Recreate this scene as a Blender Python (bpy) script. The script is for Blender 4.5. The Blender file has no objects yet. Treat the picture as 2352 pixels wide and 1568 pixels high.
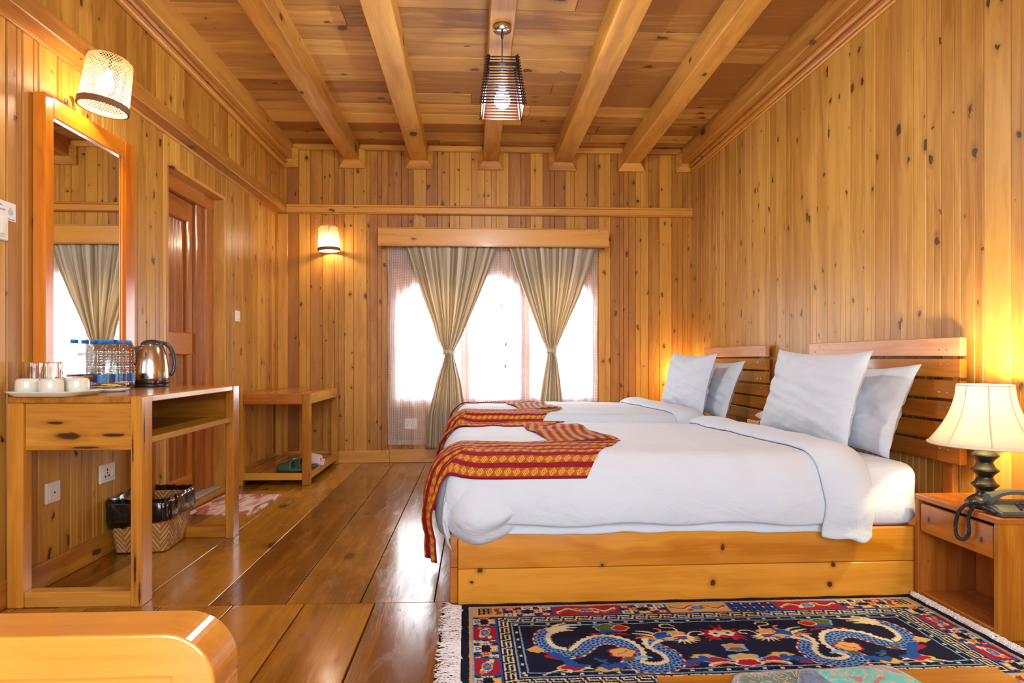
import bpy, math, random
import numpy as np
from mathutils import Vector, Matrix, noise
random.seed(7)
SC = bpy.context.scene
COL = SC.collection
PI = math.pi

# ------------------------------------------------------------------ camera, world, light, exposure
F_PX = 1427.0; TH = math.radians(2.4); CAM_H = 0.95
cam_d = bpy.data.cameras.new('camera'); cam = bpy.data.objects.new('camera', cam_d); COL.objects.link(cam)
cam.location = (0, 0, CAM_H); cam.rotation_euler = (PI/2, 0, -TH)
cam_d.sensor_width = 36.0; cam_d.lens = F_PX/2352*36
cam_d.shift_x = 24/2352; cam_d.shift_y = 38/2352
cam_d.clip_start = 0.02
SC.camera = cam
SC.view_settings.view_transform = 'Standard'; SC.view_settings.look = 'None'
SC.view_settings.exposure = -0.02; SC.view_settings.gamma = 1.0; SC.view_settings.use_curve_mapping = False

W = bpy.data.worlds.new('daylight'); SC.world = W; W.use_nodes = True
bg = W.node_tree.nodes['Background']; bg.inputs[0].default_value = (0.86, 0.93, 1.0, 1); bg.inputs[1].default_value = 1.7

def area(name, loc, rot, sx, sy, power, color):
    l = bpy.data.lights.new(name, 'AREA'); l.shape = 'RECTANGLE'; l.size = sx; l.size_y = sy; l.energy = power; l.color = color
    o = bpy.data.objects.new(name, l); COL.objects.link(o); o.location = loc; o.rotation_euler = rot
    return o
# daylight entering through the window behind the camera, and through the curtained window
area('daylight_rear_window', (0.1, -1.42, 1.6), (PI/2, 0, 0), 3.0, 1.7, 160, (0.90, 0.95, 1.0))
area('daylight_curtained_window', (0.19, 6.02, 1.2), (-PI/2, 0, 0), 1.9, 1.3, 95, (0.93, 0.97, 1.0))

def bulb_light(name, loc, power, color, r=0.03):
    l = bpy.data.lights.new(name, 'POINT'); l.energy = power; l.color = color; l.shadow_soft_size = r
    o = bpy.data.objects.new(name, l); COL.objects.link(o); o.location = loc
    return o

# ------------------------------------------------------------------ helpers
def lin(c):
    return tuple(((v/255)/12.92 if v/255 <= 0.04045 else ((v/255+0.055)/1.055)**2.4) for v in c)
def ray(px, py):
    u = (px-1152)/F_PX; w = -(py-822)/F_PX; c, s = math.cos(TH), math.sin(TH)
    return (u*c+s, c-u*s, w)
def onX(px, py, X): d = ray(px, py); t = X/d[0]; return Vector((X, d[1]*t, CAM_H+d[2]*t))
def onY(px, py, Y): d = ray(px, py); t = Y/d[1]; return Vector((d[0]*t, Y, CAM_H+d[2]*t))
def onZ(px, py, Z): d = ray(px, py); t = (Z-CAM_H)/d[2]; return Vector((d[0]*t, d[1]*t, Z))

class MB:
    """collects faces; every vertex carries gc = (along grain, across, across) in metres and rnd = a random per piece"""
    def __init__(s): s.v = []; s.f = []; s.g = []; s.r = []; s.sm = []; s.uv = {}
    def add(s, verts, faces, g=None, rnd=None, smooth=False, uvs=None, M=None):
        b = len(s.v); rnd = random.random() if rnd is None else rnd
        off = Vector((random.uniform(0, 20), random.uniform(0, 20), random.uniform(0, 20)))
        for i, p in enumerate(verts):
            p = Vector(p); s.g.append((g(p) if callable(g) else p) + off); s.r.append(rnd)
            s.v.append(M @ p if M is not None else p)
            if uvs: s.uv[b+i] = uvs[i]
        for f in faces: s.f.append(tuple(b+i for i in f)); s.sm.append(smooth)
        return s
    def box(s, x0, x1, y0, y1, z0, z1, grain=None, bev=0.002, M=None, rnd=None, smooth=False):
        x0, x1 = sorted((x0, x1)); y0, y1 = sorted((y0, y1)); z0, z1 = sorted((z0, z1))
        d = (x1-x0, y1-y0, z1-z0)
        if grain is None: grain = 'xyz'[d.index(max(d))]
        gf = {'x': lambda p: Vector((p.x, p.y, p.z)), 'y': lambda p: Vector((p.y, p.x, p.z)), 'z': lambda p: Vector((p.z, p.x, p.y))}[grain]
        b = min(bev, min(d)*0.3)
        lo = (x0, y0, z0); hi = (x1, y1, z1); V = []; idx = {}
        for cx in (0, 1):
            for cy in (0, 1):
                for cz in (0, 1):
                    c = (cx, cy, cz)
                    for k in range(3):
                        p = [0, 0, 0]
                        for a in range(3):
                            e = hi[a] if c[a] else lo[a]; sgn = -1 if c[a] else 1
                            p[a] = e if a == k else e+sgn*b
                        idx[(c, k)] = len(V); V.append(p)
        Fc = []
        def quad(q, n):
            P = [Vector(V[i]) for i in q]; nn = (P[1]-P[0]).cross(P[2]-P[0])
            Fc.append(q if nn.dot(n) > 0 else q[::-1])
        for k in range(3):
            a, c2 = [i for i in range(3) if i != k]
            for sd in (0, 1):
                cs = []
                for (i, j) in ((0, 0), (1, 0), (1, 1), (0, 1)):
                    c = [0, 0, 0]; c[k] = sd; c[a] = i; c[c2] = j; cs.append(idx[(tuple(c), k)])
                n = Vector((0, 0, 0)); n[k] = 1 if sd else -1; quad(cs, n)
        for k in range(3):
            a, c2 = [i for i in range(3) if i != k]
            for i in (0, 1):
                for j in (0, 1):
                    c0 = [0, 0, 0]; c0[a] = i; c0[c2] = j; c1 = list(c0); c1[k] = 1
                    n = Vector((0, 0, 0)); n[a] = 1 if i else -1; n[c2] = 1 if j else -1
                    quad([idx[(tuple(c0), a)], idx[(tuple(c1), a)], idx[(tuple(c1), c2)], idx[(tuple(c0), c2)]], n)
        for cx in (0, 1):
            for cy in (0, 1):
                for cz in (0, 1):
                    c = (cx, cy, cz); n = Vector([1 if q else -1 for q in c]); t = [idx[(c, 0)], idx[(c, 1)], idx[(c, 2)]]
                    P = [Vector(V[i]) for i in t]; nn = (P[1]-P[0]).cross(P[2]-P[0]); Fc.append(t if nn.dot(n) > 0 else t[::-1])
        return s.add(V, Fc, g=gf, rnd=rnd, smooth=smooth, M=M)
    def grid(s, nu, nv, fn, closeu=False, smooth=True, uvf=None, g=None, M=None, flip=False, rnd=None):
        V = []; U = []
        for i in range(nu+(0 if closeu else 1)):
            for j in range(nv+1):
                V.append(fn(i/nu, j/nv)); U.append(uvf(i/nu, j/nv) if uvf else (i/nu, j/nv))
        Fc = []; n1 = nv+1; tot = nu if closeu else nu+1
        for i in range(nu):
            for j in range(nv):
                a = (i % tot)*n1+j; b = ((i+1) % tot)*n1+j
                q = (a, b, b+1, a+1); Fc.append(q[::-1] if flip else q)
        return s.add(V, Fc, smooth=smooth, uvs=U, g=g, M=M, rnd=rnd)
    def lathe(s, prof, c=(0, 0, 0), n=32, M=None, smooth=True, sq=None, rnd=None):
        c = Vector(c)
        def fn(u, v):
            r, z = prof[min(int(round(v*(len(prof)-1))), len(prof)-1)]
            a = 2*PI*u
            return c+Vector((r*math.cos(a), r*math.sin(a), z))
        return s.grid(n, len(prof)-1, fn, closeu=True, smooth=smooth, M=M, rnd=rnd, g=lambda p: Vector((p.z, p.x, p.y)))
    def tube(s, pts, r, n=8, M=None, caps=True, closed=False, rnd=None):
        pts = [Vector(p) for p in pts]; V = []; Fc = []
        up = Vector((0, 0, 1)); prev = None
        N = len(pts)
        for i, p in enumerate(pts):
            t = (pts[(i+1) % N] if (closed or i < N-1) else p)-(pts[i-1] if (closed or i > 0) else p)
            t.normalize()
            if prev is None:
                a = t.cross(up); a = t.cross(Vector((1, 0, 0))) if a.length < 0.1 else a
            else: a = prev-t*prev.dot(t)
            a.normalize(); prev = a; b = t.cross(a)
            rr = r[i] if isinstance(r, (list, tuple)) else r
            for k in range(n):
                an = 2*PI*k/n; V.append(p+(a*math.cos(an)+b*math.sin(an))*rr)
        for i in range(N if closed else N-1):
            for k in range(n):
                i2 = (i+1) % N
                Fc.append((i*n+k, i*n+(k+1) % n, i2*n+(k+1) % n, i2*n+k))
        if caps and not closed:
            Fc.append(tuple(range(n))[::-1]); Fc.append(tuple((N-1)*n+k for k in range(n)))
        return s.add(V, Fc, smooth=True, M=M, rnd=rnd)
    def prism(s, poly, h, axis='y', at=0.0, M=None, g=None, rnd=None, smooth=False):
        """polygon (2D) extruded along axis from at to at+h"""
        n = len(poly); V = []
        for k in (0, 1):
            for (a, b) in poly:
                q = at+h*k
                V.append({'y': (a, q, b), 'x': (q, a, b), 'z': (a, b, q)}[axis])
        Fc = [tuple(range(n)), tuple(range(2*n-1, n-1, -1))]
        for i in range(n): j = (i+1) % n; Fc.append((i, i+n, j+n, j))
        return s.add(V, Fc, M=M, g=g, rnd=rnd, smooth=smooth)
    def build(s, name, mat, parent=None, origin=None, fixn=False):
        me = bpy.data.meshes.new(name)
        P = np.array([tuple(p) for p in s.v], dtype=np.float64)
        if parent is not None: org = np.array(parent['_o'][:]) if origin is None else np.array(origin)
        elif origin is not None: org = np.array(origin)
        else: org = np.array([(P[:, 0].min()+P[:, 0].max())/2, (P[:, 1].min()+P[:, 1].max())/2, P[:, 2].min()])
        P = P-org; org = [float(q) for q in org]
        me.from_pydata([tuple(p) for p in P], [], s.f)
        me.polygons.foreach_set('use_smooth', s.sm)
        a = me.attributes.new('gc', 'FLOAT_VECTOR', 'POINT'); a.data.foreach_set('vector', np.array([tuple(p) for p in s.g], dtype=np.float32).ravel())
        a = me.attributes.new('rnd', 'FLOAT', 'POINT'); a.data.foreach_set('value', np.array(s.r, dtype=np.float32))
        if s.uv:
            uvl = me.uv_layers.new(name='UVMap'); li = np.zeros(len(me.loops), dtype=np.int32); me.loops.foreach_get('vertex_index', li)
            U = np.zeros((len(s.v), 2), dtype=np.float32)
            for k, q in s.uv.items(): U[k] = q
            uvl.data.foreach_set('uv', U[li].ravel())
        if fixn:
            import bmesh
            bm = bmesh.new(); bm.from_mesh(me); bmesh.ops.recalc_face_normals(bm, faces=bm.faces); bm.to_mesh(me); bm.free()
        me.update()
        if mat is not None: me.materials.append(mat)
        o = bpy.data.objects.new(name, me); COL.objects.link(o)
        if parent is not None:
            o.parent = parent; o['_o'] = tuple(org)
            if parent.type == 'MESH' or origin is not None:
                o.location = Vector(org)-Vector(parent['_o'])
        else: o.location = org; o['_o'] = tuple(org)
        return o

def tag(o, label=None, cat=None, group=None, kind=None):
    if label: o['label'] = label
    if cat: o['category'] = cat
    if group: o['group'] = group
    if kind: o['kind'] = kind
    return o
def thing(name, loc, label, cat, group=None):
    o = bpy.data.objects.new(name, None); COL.objects.link(o); o.location = loc; o['_o'] = tuple(loc); o.empty_display_size = 0.05
    return tag(o, label, cat, group)
def struct(o): o['kind'] = 'structure'; return o
def dup(o, delta=(0, 0, 0), label=None, parent=None):
    c = o.copy(); COL.objects.link(c)
    if parent is not None: c.parent = parent
    else: c.location = o.location+Vector(delta)
    if label: c['label'] = label
    for ch in list(o.children): dup(ch, parent=c)
    return c
def mod_subsurf(o, n=1):
    m = o.modifiers.new('smooth', 'SUBSURF'); m.levels = n; m.render_levels = n
def mod_solid(o, t, off=-1):
    m = o.modifiers.new('thick', 'SOLIDIFY'); m.thickness = t; m.offset = off

# ------------------------------------------------------------------ materials
class NT:
    def __init__(s, name):
        s.m = bpy.data.materials.new(name); s.m.use_nodes = True; s.t = s.m.node_tree; s.n = s.t.nodes
        s.b = s.n['Principled BSDF']; s.out = s.n['Material Output']
    def node(s, typ, **kw):
        nd = s.n.new(typ)
        for k, v in kw.items(): setattr(nd, k, v)
        return nd
    def link(s, a, b): s.t.links.new(a, b)
    def val(s, sock, v):
        if hasattr(v, 'is_linked') or isinstance(v, bpy.types.NodeSocket): s.link(v, sock)
        else: sock.default_value = v
    def math(s, op, a, b=0.0, c=None, clamp=False):
        nd = s.node('ShaderNodeMath', operation=op, use_clamp=clamp); s.val(nd.inputs[0], a); s.val(nd.inputs[1], b)
        if c is not None: s.val(nd.inputs[2], c)
        return nd.outputs[0]
    def vmul(s, v, w):
        nd = s.node('ShaderNodeVectorMath', operation='MULTIPLY'); s.val(nd.inputs[0], v); nd.inputs[1].default_value = w; return nd.outputs[0]
    def vadd(s, v, w):
        nd = s.node('ShaderNodeVectorMath', operation='ADD'); s.val(nd.inputs[0], v); s.val(nd.inputs[1], w); return nd.outputs[0]
    def mix(s, f, a, b, blend='MIX'):
        nd = s.node('ShaderNodeMix', data_type='RGBA', blend_type=blend); s.val(nd.inputs[0], f)
        s.val(nd.inputs[6], a if not isinstance(a, tuple) else (*a[:3], 1)); s.val(nd.inputs[7], b if not isinstance(b, tuple) else (*b[:3], 1))
        return nd.outputs[2]
    def ramp(s, f, stops, interp='LINEAR'):
        nd = s.node('ShaderNodeValToRGB'); nd.color_ramp.interpolation = interp
        e = nd.color_ramp.elements
        while len(e) < len(stops): e.new(0.5)
        for i, (p, c) in enumerate(stops): e[i].position = p; e[i].color = (*c[:3], 1) if isinstance(c, tuple) else (c, c, c, 1)
        s.link(f, nd.inputs[0]); return nd.outputs[0]
    def sstep(s, x, a, b):
        nd = s.node('ShaderNodeMapRange', interpolation_type='SMOOTHSTEP'); s.val(nd.inputs[0], x); s.val(nd.inputs[1], a); s.val(nd.inputs[2], b); return nd.outputs[0]
    def noise(s, vec, scale=1, detail=2, rough=0.5, dist=0):
        nd = s.node('ShaderNodeTexNoise'); s.link(vec, nd.inputs['Vector']); nd.inputs['Scale'].default_value = scale
        nd.inputs['Detail'].default_value = detail; nd.inputs['Roughness'].default_value = rough; nd.inputs['Distortion'].default_value = dist
        return nd.outputs[0]
    def bump(s, h, strength=0.2, dist=0.01):
        nd = s.node('ShaderNodeBump'); nd.inputs['Strength'].default_value = strength; nd.inputs['Distance'].default_value = dist
        s.link(h, nd.inputs['Height']); s.link(nd.outputs[0], s.b.inputs['Normal'])
    def attr(s, name, out=2):
        nd = s.node('ShaderNodeAttribute', attribute_name=name); return nd.outputs[{'vec': 1, 'fac': 2, 'col': 0}[out] if isinstance(out, str) else out]
    def set(s, **kw):
        for k, v in kw.items(): s.val(s.b.inputs[k.replace('_', ' ')], v)
        return s

def wood(name, light, dark, rough=0.35, knots=0.5, coat=0.0, tone=0.25, kscale=7.0, spots=(), scratches=False, red=None):
    """pine: grain along gc.x, growth bands, sparse knots, tone per board; spots = knots at known object places"""
    N = NT(name); L, D = lin(light), lin(dark)
    gc = N.attr('gc', 'vec'); rnd = N.attr('rnd', 'fac')
    warp = N.noise(N.vmul(gc, (2.2, 6, 6)), 1, 2)
    wv = N.node('ShaderNodeCombineXYZ'); N.link(warp, wv.inputs[1]); N.link(warp, wv.inputs[2])
    vb = N.vadd(N.vmul(gc, (0.55, 17, 17)), N.vmul(wv.outputs[0], (0, 2.4, 2.4)))
    bands = N.noise(vb, 1, 3, 0.6)
    fine = N.noise(N.vmul(gc, (4, 170, 170)), 1, 2)
    big = N.noise(N.vmul(gc, (0.9, 3.5, 3.5)), 1, 1)
    f = N.math('ADD', N.math('MULTIPLY', bands, 0.62), N.math('MULTIPLY', fine, 0.2))
    f = N.math('ADD', f, N.math('MULTIPLY', big, 0.3))
    f = N.math('ADD', f, N.math('MULTIPLY', N.math('SUBTRACT', rnd, 0.5), tone))
    mid = tuple((a+b)/2 for a, b in zip(L, D))
    col = N.ramp(f, [(0.40, L), (0.56, mid), (0.72, D)])
    if red:
        r2 = N.math('FRACT', N.math('MULTIPLY', rnd, 7.31)); col = N.mix(N.math('MULTIPLY', N.sstep(r2, 0.5, 1.0), 0.5), col, lin(red))
    kd = (0.028, 0.010, 0.004)
    if knots > 0:
        vo = N.node('ShaderNodeTexVoronoi', feature='F1'); vo.inputs['Scale'].default_value = kscale
        vo.voronoi_dimensions = '2D'; sg = N.node('ShaderNodeSeparateXYZ'); N.link(gc, sg.inputs[0])
        cb2 = N.node('ShaderNodeCombineXYZ'); N.link(N.math('MULTIPLY', sg.outputs[0], 0.68), cb2.inputs[0]); N.link(N.math('MULTIPLY', N.math('ADD', sg.outputs[1], sg.outputs[2]), 1.15), cb2.inputs[1])
        kw = N.node('ShaderNodeTexNoise'); N.link(gc, kw.inputs['Vector']); kw.inputs['Scale'].default_value = 26; kw.inputs['Detail'].default_value = 2
        N.link(N.vadd(cb2.outputs[0], N.vmul(N.vadd(kw.outputs['Color'], (-0.5, -0.5, -0.5)), (0.05, 0.035, 0))), vo.inputs['Vector'])
        sep = N.node('ShaderNodeSeparateColor'); N.link(vo.outputs['Color'], sep.inputs[0])
        rad = N.math('MULTIPLY', N.math('SUBTRACT', sep.outputs[0], 1-knots, clamp=True), 0.125/max(knots, 0.2))
        rad2 = N.math('MULTIPLY', N.math('POWER', N.math('DIVIDE', N.math('MAXIMUM', rad, 0.0), 0.13), 1.5), 0.145)
        q = N.math('DIVIDE', vo.outputs['Distance'], N.math('ADD', rad2, 0.0005))
        halo = N.math('SUBTRACT', 1.0, N.sstep(q, 0.9, 2.6), clamp=True)
        core = N.math('SUBTRACT', 1.0, N.sstep(q, 0.75, 1.1), clamp=True)
        col = N.mix(N.math('MULTIPLY', halo, 0.4), col, tuple(c*0.6 for c in D))
        col = N.mix(N.math('MULTIPLY', core, N.math('ADD', 0.62, N.math('MULTIPLY', fine, 0.5))), col, kd)
    if spots:
        tc = N.node('ShaderNodeTexCoord')
        wob = N.noise(N.vmul(tc.outputs['Object'], (30, 30, 60)), 1, 2)
        for (c, r) in spots:
            v = N.vadd(tc.outputs['Object'], tuple(-q for q in c)); v = N.vmul(v, tuple(1/q for q in r))
            ln = N.node('ShaderNodeVectorMath', operation='LENGTH'); N.link(v, ln.inputs[0])
            q = N.math('ADD', ln.outputs['Value'], N.math('MULTIPLY', N.math('SUBTRACT', wob, 0.5), 0.9))
            col = N.mix(N.math('MULTIPLY', N.math('SUBTRACT', 1.0, N.sstep(q, 0.9, 2.4), clamp=True), 0.45), col, tuple(c2*0.7 for c2 in D))
            col = N.mix(N.math('MULTIPLY', N.math('SUBTRACT', 1.0, N.sstep(q, 0.6, 1.1), clamp=True), 0.93), col, kd)
    rr = N.math('ADD', N.math('MULTIPLY', bands, 0.12), rough-0.06)
    if scratches:
        tc = N.node('ShaderNodeTexCoord')
        st = N.noise(N.vmul(tc.outputs['Object'], (1.6, 1.6, 1)), 1, 4, 0.65)
        col = N.mix(N.math('MULTIPLY', N.sstep(st, 0.5, 0.72), 0.55), col, tuple(c*0.35 for c in D))
        sc = N.noise(N.vmul(tc.outputs['Object'], (14, 2.5, 1)), 1, 5, 0.75, 1.2)
        rr = N.math('ADD', rr, N.math('MULTIPLY', N.sstep(sc, 0.45, 0.75), 0.22))
        h = N.math('ADD', N.math('MULTIPLY', sc, 0.7), N.math('MULTIPLY', st, 0.5)); N.bump(h, 0.12, 0.01)
    else:
        N.bump(fine, 0.05, 0.002)
    N.set(Base_Color=col, Roughness=rr)
    N.b.inputs['Coat Weight'].default_value = coat; N.b.inputs['Coat Roughness'].default_value = 0.12
    return N.m

def plain(name, c, rough=0.5, metal=0.0, coat=0.0, bump=None, sheen=0.0, noise_amt=0.0):
    N = NT(name); base = lin(c)
    tc = N.node('ShaderNodeTexCoord')
    if noise_amt or bump:
        nz = N.noise(N.vmul(tc.outputs['Object'], (1, 1, 1)), (bump[0] if bump else 20), 3)
        if noise_amt: N.set(Base_Color=N.mix(N.math('MULTIPLY', nz, noise_amt), base, tuple(q*0.5 for q in base)))
        else: N.set(Base_Color=(*base, 1))
        if bump: N.bump(nz, bump[1], bump[2])
    else: N.set(Base_Color=(*base, 1))
    N.set(Roughness=rough, Metallic=metal); N.b.inputs['Coat Weight'].default_value = coat
    if sheen: N.b.inputs['Sheen Weight'].default_value = sheen
    return N.m
def glow(name, c, strength):
    N = NT(name); N.set(Base_Color=(*lin(c), 1)); N.b.inputs['Emission Color'].default_value = (*lin(c), 1); N.b.inputs['Emission Strength'].default_value = strength
    return N.m
def thin_glass(name, tint=(1, 1, 1), gl=0.12, rough=0.02):
    N = NT(name); tr = N.node('ShaderNodeBsdfTransparent'); tr.inputs[0].default_value = (*tint, 1)
    gs = N.node('ShaderNodeBsdfGlossy'); gs.inputs['Roughness'].default_value = rough
    lw = N.node('ShaderNodeLayerWeight'); lw.inputs[0].default_value = 0.25
    f = N.math('ADD', N.math('MULTIPLY', N.math('POWER', lw.outputs['Facing'], 1.6), 0.8), gl*0.3, clamp=True)
    mx = N.node('ShaderNodeMixShader'); N.link(f, mx.inputs[0]); N.link(tr.outputs[0], mx.inputs[1]); N.link(gs.outputs[0], mx.inputs[2])
    N.link(mx.outputs[0], N.out.inputs[0]); return N.m
def cloth_thin(N, color_sock_or_col, trans, alpha=None):
    """diffuse + translucent, optional see-through share"""
    df = N.node('ShaderNodeBsdfDiffuse'); tl = N.node('ShaderNodeBsdfTranslucent')
    for nd in (df, tl): N.val(nd.inputs[0], color_sock_or_col)
    mx = N.node('ShaderNodeMixShader'); mx.inputs[0].default_value = trans
    N.link(df.outputs[0], mx.inputs[1]); N.link(tl.outputs[0], mx.inputs[2]); o = mx.outputs[0]
    if alpha is not None:
        tr = N.node('ShaderNodeBsdfTransparent'); m2 = N.node('ShaderNodeMixShader'); N.val(m2.inputs[0], alpha)
        N.link(tr.outputs[0], m2.inputs[1]); N.link(o, m2.inputs[2]); o = m2.outputs[0]
    N.link(o, N.out.inputs[0]); return N.m

WALL_R = wood('pine_right_wall', (208, 158, 74), (164, 110, 38), 0.42, 0.58, tone=0.22, kscale=8.0, red=(174, 114, 40))
WALL_B = wood('pine_back_wall', (202, 142, 46), (150, 90, 18), 0.42, 0.62, tone=0.32, red=(158, 92, 22), kscale=9.0)
WALL_L = wood('pine_left_wall', (210, 156, 64), (160, 104, 30), 0.40, 0.58, tone=0.25, kscale=8.5, red=(166, 104, 32))
CEIL = wood('pine_ceiling', (218, 166, 84), (150, 96, 34), 0.5, 0.55, tone=0.4, kscale=4.6, red=(148, 92, 32))
BEAM = wood('pine_beam', (210, 152, 68), (160, 100, 30), 0.45, 0.4, tone=0.2, kscale=3.6)
TRIM = wood('pine_trim', (210, 146, 56), (160, 96, 24), 0.35, 0.24, tone=0.3, coat=0.1)
FURN = wood('varnished_pine', (206, 146, 48), (156, 92, 18), 0.25, 0.10, coat=0.35, tone=0.25)
FURN_D = wood('red_varnished_pine', (192, 118, 46), (148, 78, 22), 0.28, 0.10, coat=0.35, tone=0.2)
DOORW = wood('dark_varnished_pine', (186, 110, 36), (138, 72, 18), 0.28, 0.15, coat=0.35, tone=0.3)
FLOOR = wood('worn_floorboards', (178, 120, 34), (114, 66, 10), 0.17, 0.3, coat=0.3, tone=0.35, kscale=3.5, scratches=True)
SOFA = wood('honey_varnished_pine', (222, 158, 72), (196, 124, 40), 0.2, 0.0, coat=0.4, tone=0.15)
METAL = plain('brushed_steel', (200, 196, 190), 0.22, 1.0)
WHITE_P = plain('white_plastic', (232, 226, 216), 0.3)
BLACK_P = plain('black_plastic', (22, 22, 24), 0.35)
GLASS = thin_glass('clear_glass')
WARM = (1.0, 0.82, 0.60)

# ------------------------------------------------------------------ room shell
YB = 5.70; XR = 2.01; XL = -1.795; XLU = -1.735; ZC = 2.885; YF = -1.3
def edges(u0, u1, w0, w1, seed):
    rn = random.Random(seed); e = [u0]
    while e[-1] < u1: e.append(e[-1]+rn.uniform(w0, w1))
    e[-1] = u1; return e
def planks(mb, es, umin, umax, z0, z1, P, gap=0.004, dep=0.006, bead=True, seed=1):
    """vertical boards with V joints (and a bead line on the wider ones); P(u, z, d) -> point, d = into the room"""
    rn = random.Random(seed)
    for a, b in zip(es[:-1], es[1:]):
        rv = rn.random(); bd = rn.random() < 0.6; bp = rn.uniform(0.3, 0.7)
        a2, b2 = max(a, umin), min(b, umax)
        if b2-a2 < 0.004: continue
        prof = [(a2, -dep)] if a2 == a else [(a2, 0)]
        if a2 == a: prof.append((a2+gap, 0))
        m = a+(b-a)*bp
        if bead and bd and a2+gap*2 < m-0.004 and m+0.004 < b2-gap*2: prof += [(m-0.003, 0), (m, -0.0035), (m+0.003, 0)]
        if b2 == b: prof.append((b2-gap, 0))
        prof.append((b2, -dep) if b2 == b else (b2, 0))
        n = len(prof); V = []; G = []
        for (u, d) in prof: V.append(P(u, z0, d)); G.append((z0, u, 0.0))
        for (u, d) in prof: V.append(P(u, z1, d)); G.append((z1, u, 0.0))
        gi = iter([Vector(q) for q in G])
        mb.add(V, [(i, i+1, i+1+n, i+n) for i in range(n-1)], g=lambda p: next(gi), rnd=rv)

# back wall with the window opening
WX0, WX1, WZ0, WZ1 = -0.76, 1.12, 0.50, 1.76
mb = MB(); es = edges(-1.80, 2.02, 0.085, 0.125, 3); Pb = lambda u, z, d: (u, YB-d, z)
for (a, b, c, d) in ((-1.8, WX0, 0, 3.0), (WX1, 2.02, 0, 3.0), (WX0, WX1, 0, WZ0), (WX0, WX1, WZ1, 3.0)):
    planks(mb, es, a, b, c, d, Pb, seed=5)
for (x0, x1, z0, z1) in ((-1.95, WX0, 0, 3.0), (WX1, 2.2, 0, 3.0), (WX0, WX1, 0, WZ0), (WX0, WX1, WZ1, 3.0)):
    mb.box(x0, x1, YB+0.01, YB+0.15, z0, z1, 'z')
struct(mb.build('wall_back', WALL_B))
# right wall
mb = MB(); planks(mb, edges(-1.32, 5.72, 0.07, 0.125, 11), -1.3, 5.72, 0, 3.0, lambda u, z, d: (XR-d, u, z), seed=8)
mb.box(XR+0.01, XR+0.15, -1.4, 5.85, 0, 3.0, 'z'); struct(mb.build('wall_right', WALL_R))
# left wall: lower part with the door recess, upper part slightly proud
DY0, DY1, DZ1 = 3.70, 4.53, 2.09
mb = MB(); es = edges(-1.32, 5.72, 0.075, 0.125, 23); Pl = lambda u, z, d: (XL+d, u, z)
planks(mb, es, -1.3, DY0, 0, 2.3, Pl, seed=9, gap=0.006, dep=0.008); planks(mb, es, DY1, 5.72, 0, 2.3, Pl, seed=9, gap=0.006); planks(mb, es, DY0, DY1, DZ1, 2.3, Pl, seed=9)
planks(mb, edges(-1.32, 5.72, 0.085, 0.12, 29), -1.3, 5.72, 2.3, 3.0, lambda u, z, d: (XLU+d, u, z), seed=10)
mb.box(XL-0.16, XL-0.01, -1.4, DY0, 0, 2.3, 'z'); mb.box(XL-0.16, XL-0.01, DY1, 5.85, 0, 2.3, 'z'); mb.box(XL-0.16, XL-0.01, DY0, DY1, DZ1, 2.3, 'z')
mb.box(XL-0.16, XLU-0.01, -1.4, 5.85, 2.3, 3.0, 'z')
struct(mb.build('wall_left', WALL_L))
# wall behind the camera with its window
mb = MB(); es = edges(-1.8, 2.02, 0.09, 0.12, 31); RX0, RX1, RZ0, RZ1 = -1.45, 1.65, 0.65, 2.4
for (a, b, c, d) in ((-1.8, RX0, 0, 3.0), (RX1, 2.02, 0, 3.0), (RX0, RX1, 0, RZ0), (RX0, RX1, RZ1, 3.0)):
    planks(mb, es, a, b, c, d, lambda u, z, dd: (u, YF+dd, z), seed=6)
    mb.box(a if a > -1.8 else -1.95, b if b < 2.0 else 2.2, YF-0.1, YF-0.01, c, d, 'z')
struct(mb.build('wall_front', WALL_B))
mb = MB()
for x in (RX0, -0.45, 0.58, RX1): mb.box(x-0.03, x+0.03, YF-0.08, YF+0.02, RZ0, RZ1)
for z in (RZ0, RZ1): mb.box(RX0, RX1, YF-0.08, YF+0.02, z-0.03, z+0.03)
struct(mb.build('window_2', TRIM))
# floor: long wide boards, butt joint line at y = 2.43
mb = MB()
def floor_boards(y0, y1, x0, w, gap, seed):
    rn = random.Random(seed); x = x0
    while x < 2.05:
        xa = max(x, -2.0); xb = min(x+w, 2.1)
        if xb > xa: mb.box(xa+gap/2, xb-gap/2, y0+0.0015, y1-0.0015, -0.04, 0, 'y', bev=0.0015, rnd=rn.random())
        x += w
floor_boards(2.43, 5.8, -2.17, 0.287, 0.004, 2); floor_boards(-1.35, 2.43, -2.01, 0.27, 0.006, 4)
mb.box(-2.1, 2.2, -1.4, 5.85, -0.09, -0.041)
struct(mb.build('floor', FLOOR))
# ceiling boards run across the room
mb = MB(); y = YF-0.1; rn = random.Random(12)
while y < YB+0.1:
    w = rn.uniform(0.15, 0.21); cuts = [-2.0, rn.uniform(-1.2, 1.6), 2.15]
    for a, b in zip(cuts[:-1], cuts[1:]): mb.box(a+0.001, b-0.001, y+0.0015, y+w-0.0015, ZC, ZC+0.03, 'x', bev=0.003, rnd=rn.random())
    y += w
mb.box(-2.1, 2.2, YF-0.1, YB+0.15, ZC+0.031, ZC+0.1)
struct(mb.build('ceiling', CEIL))

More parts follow.
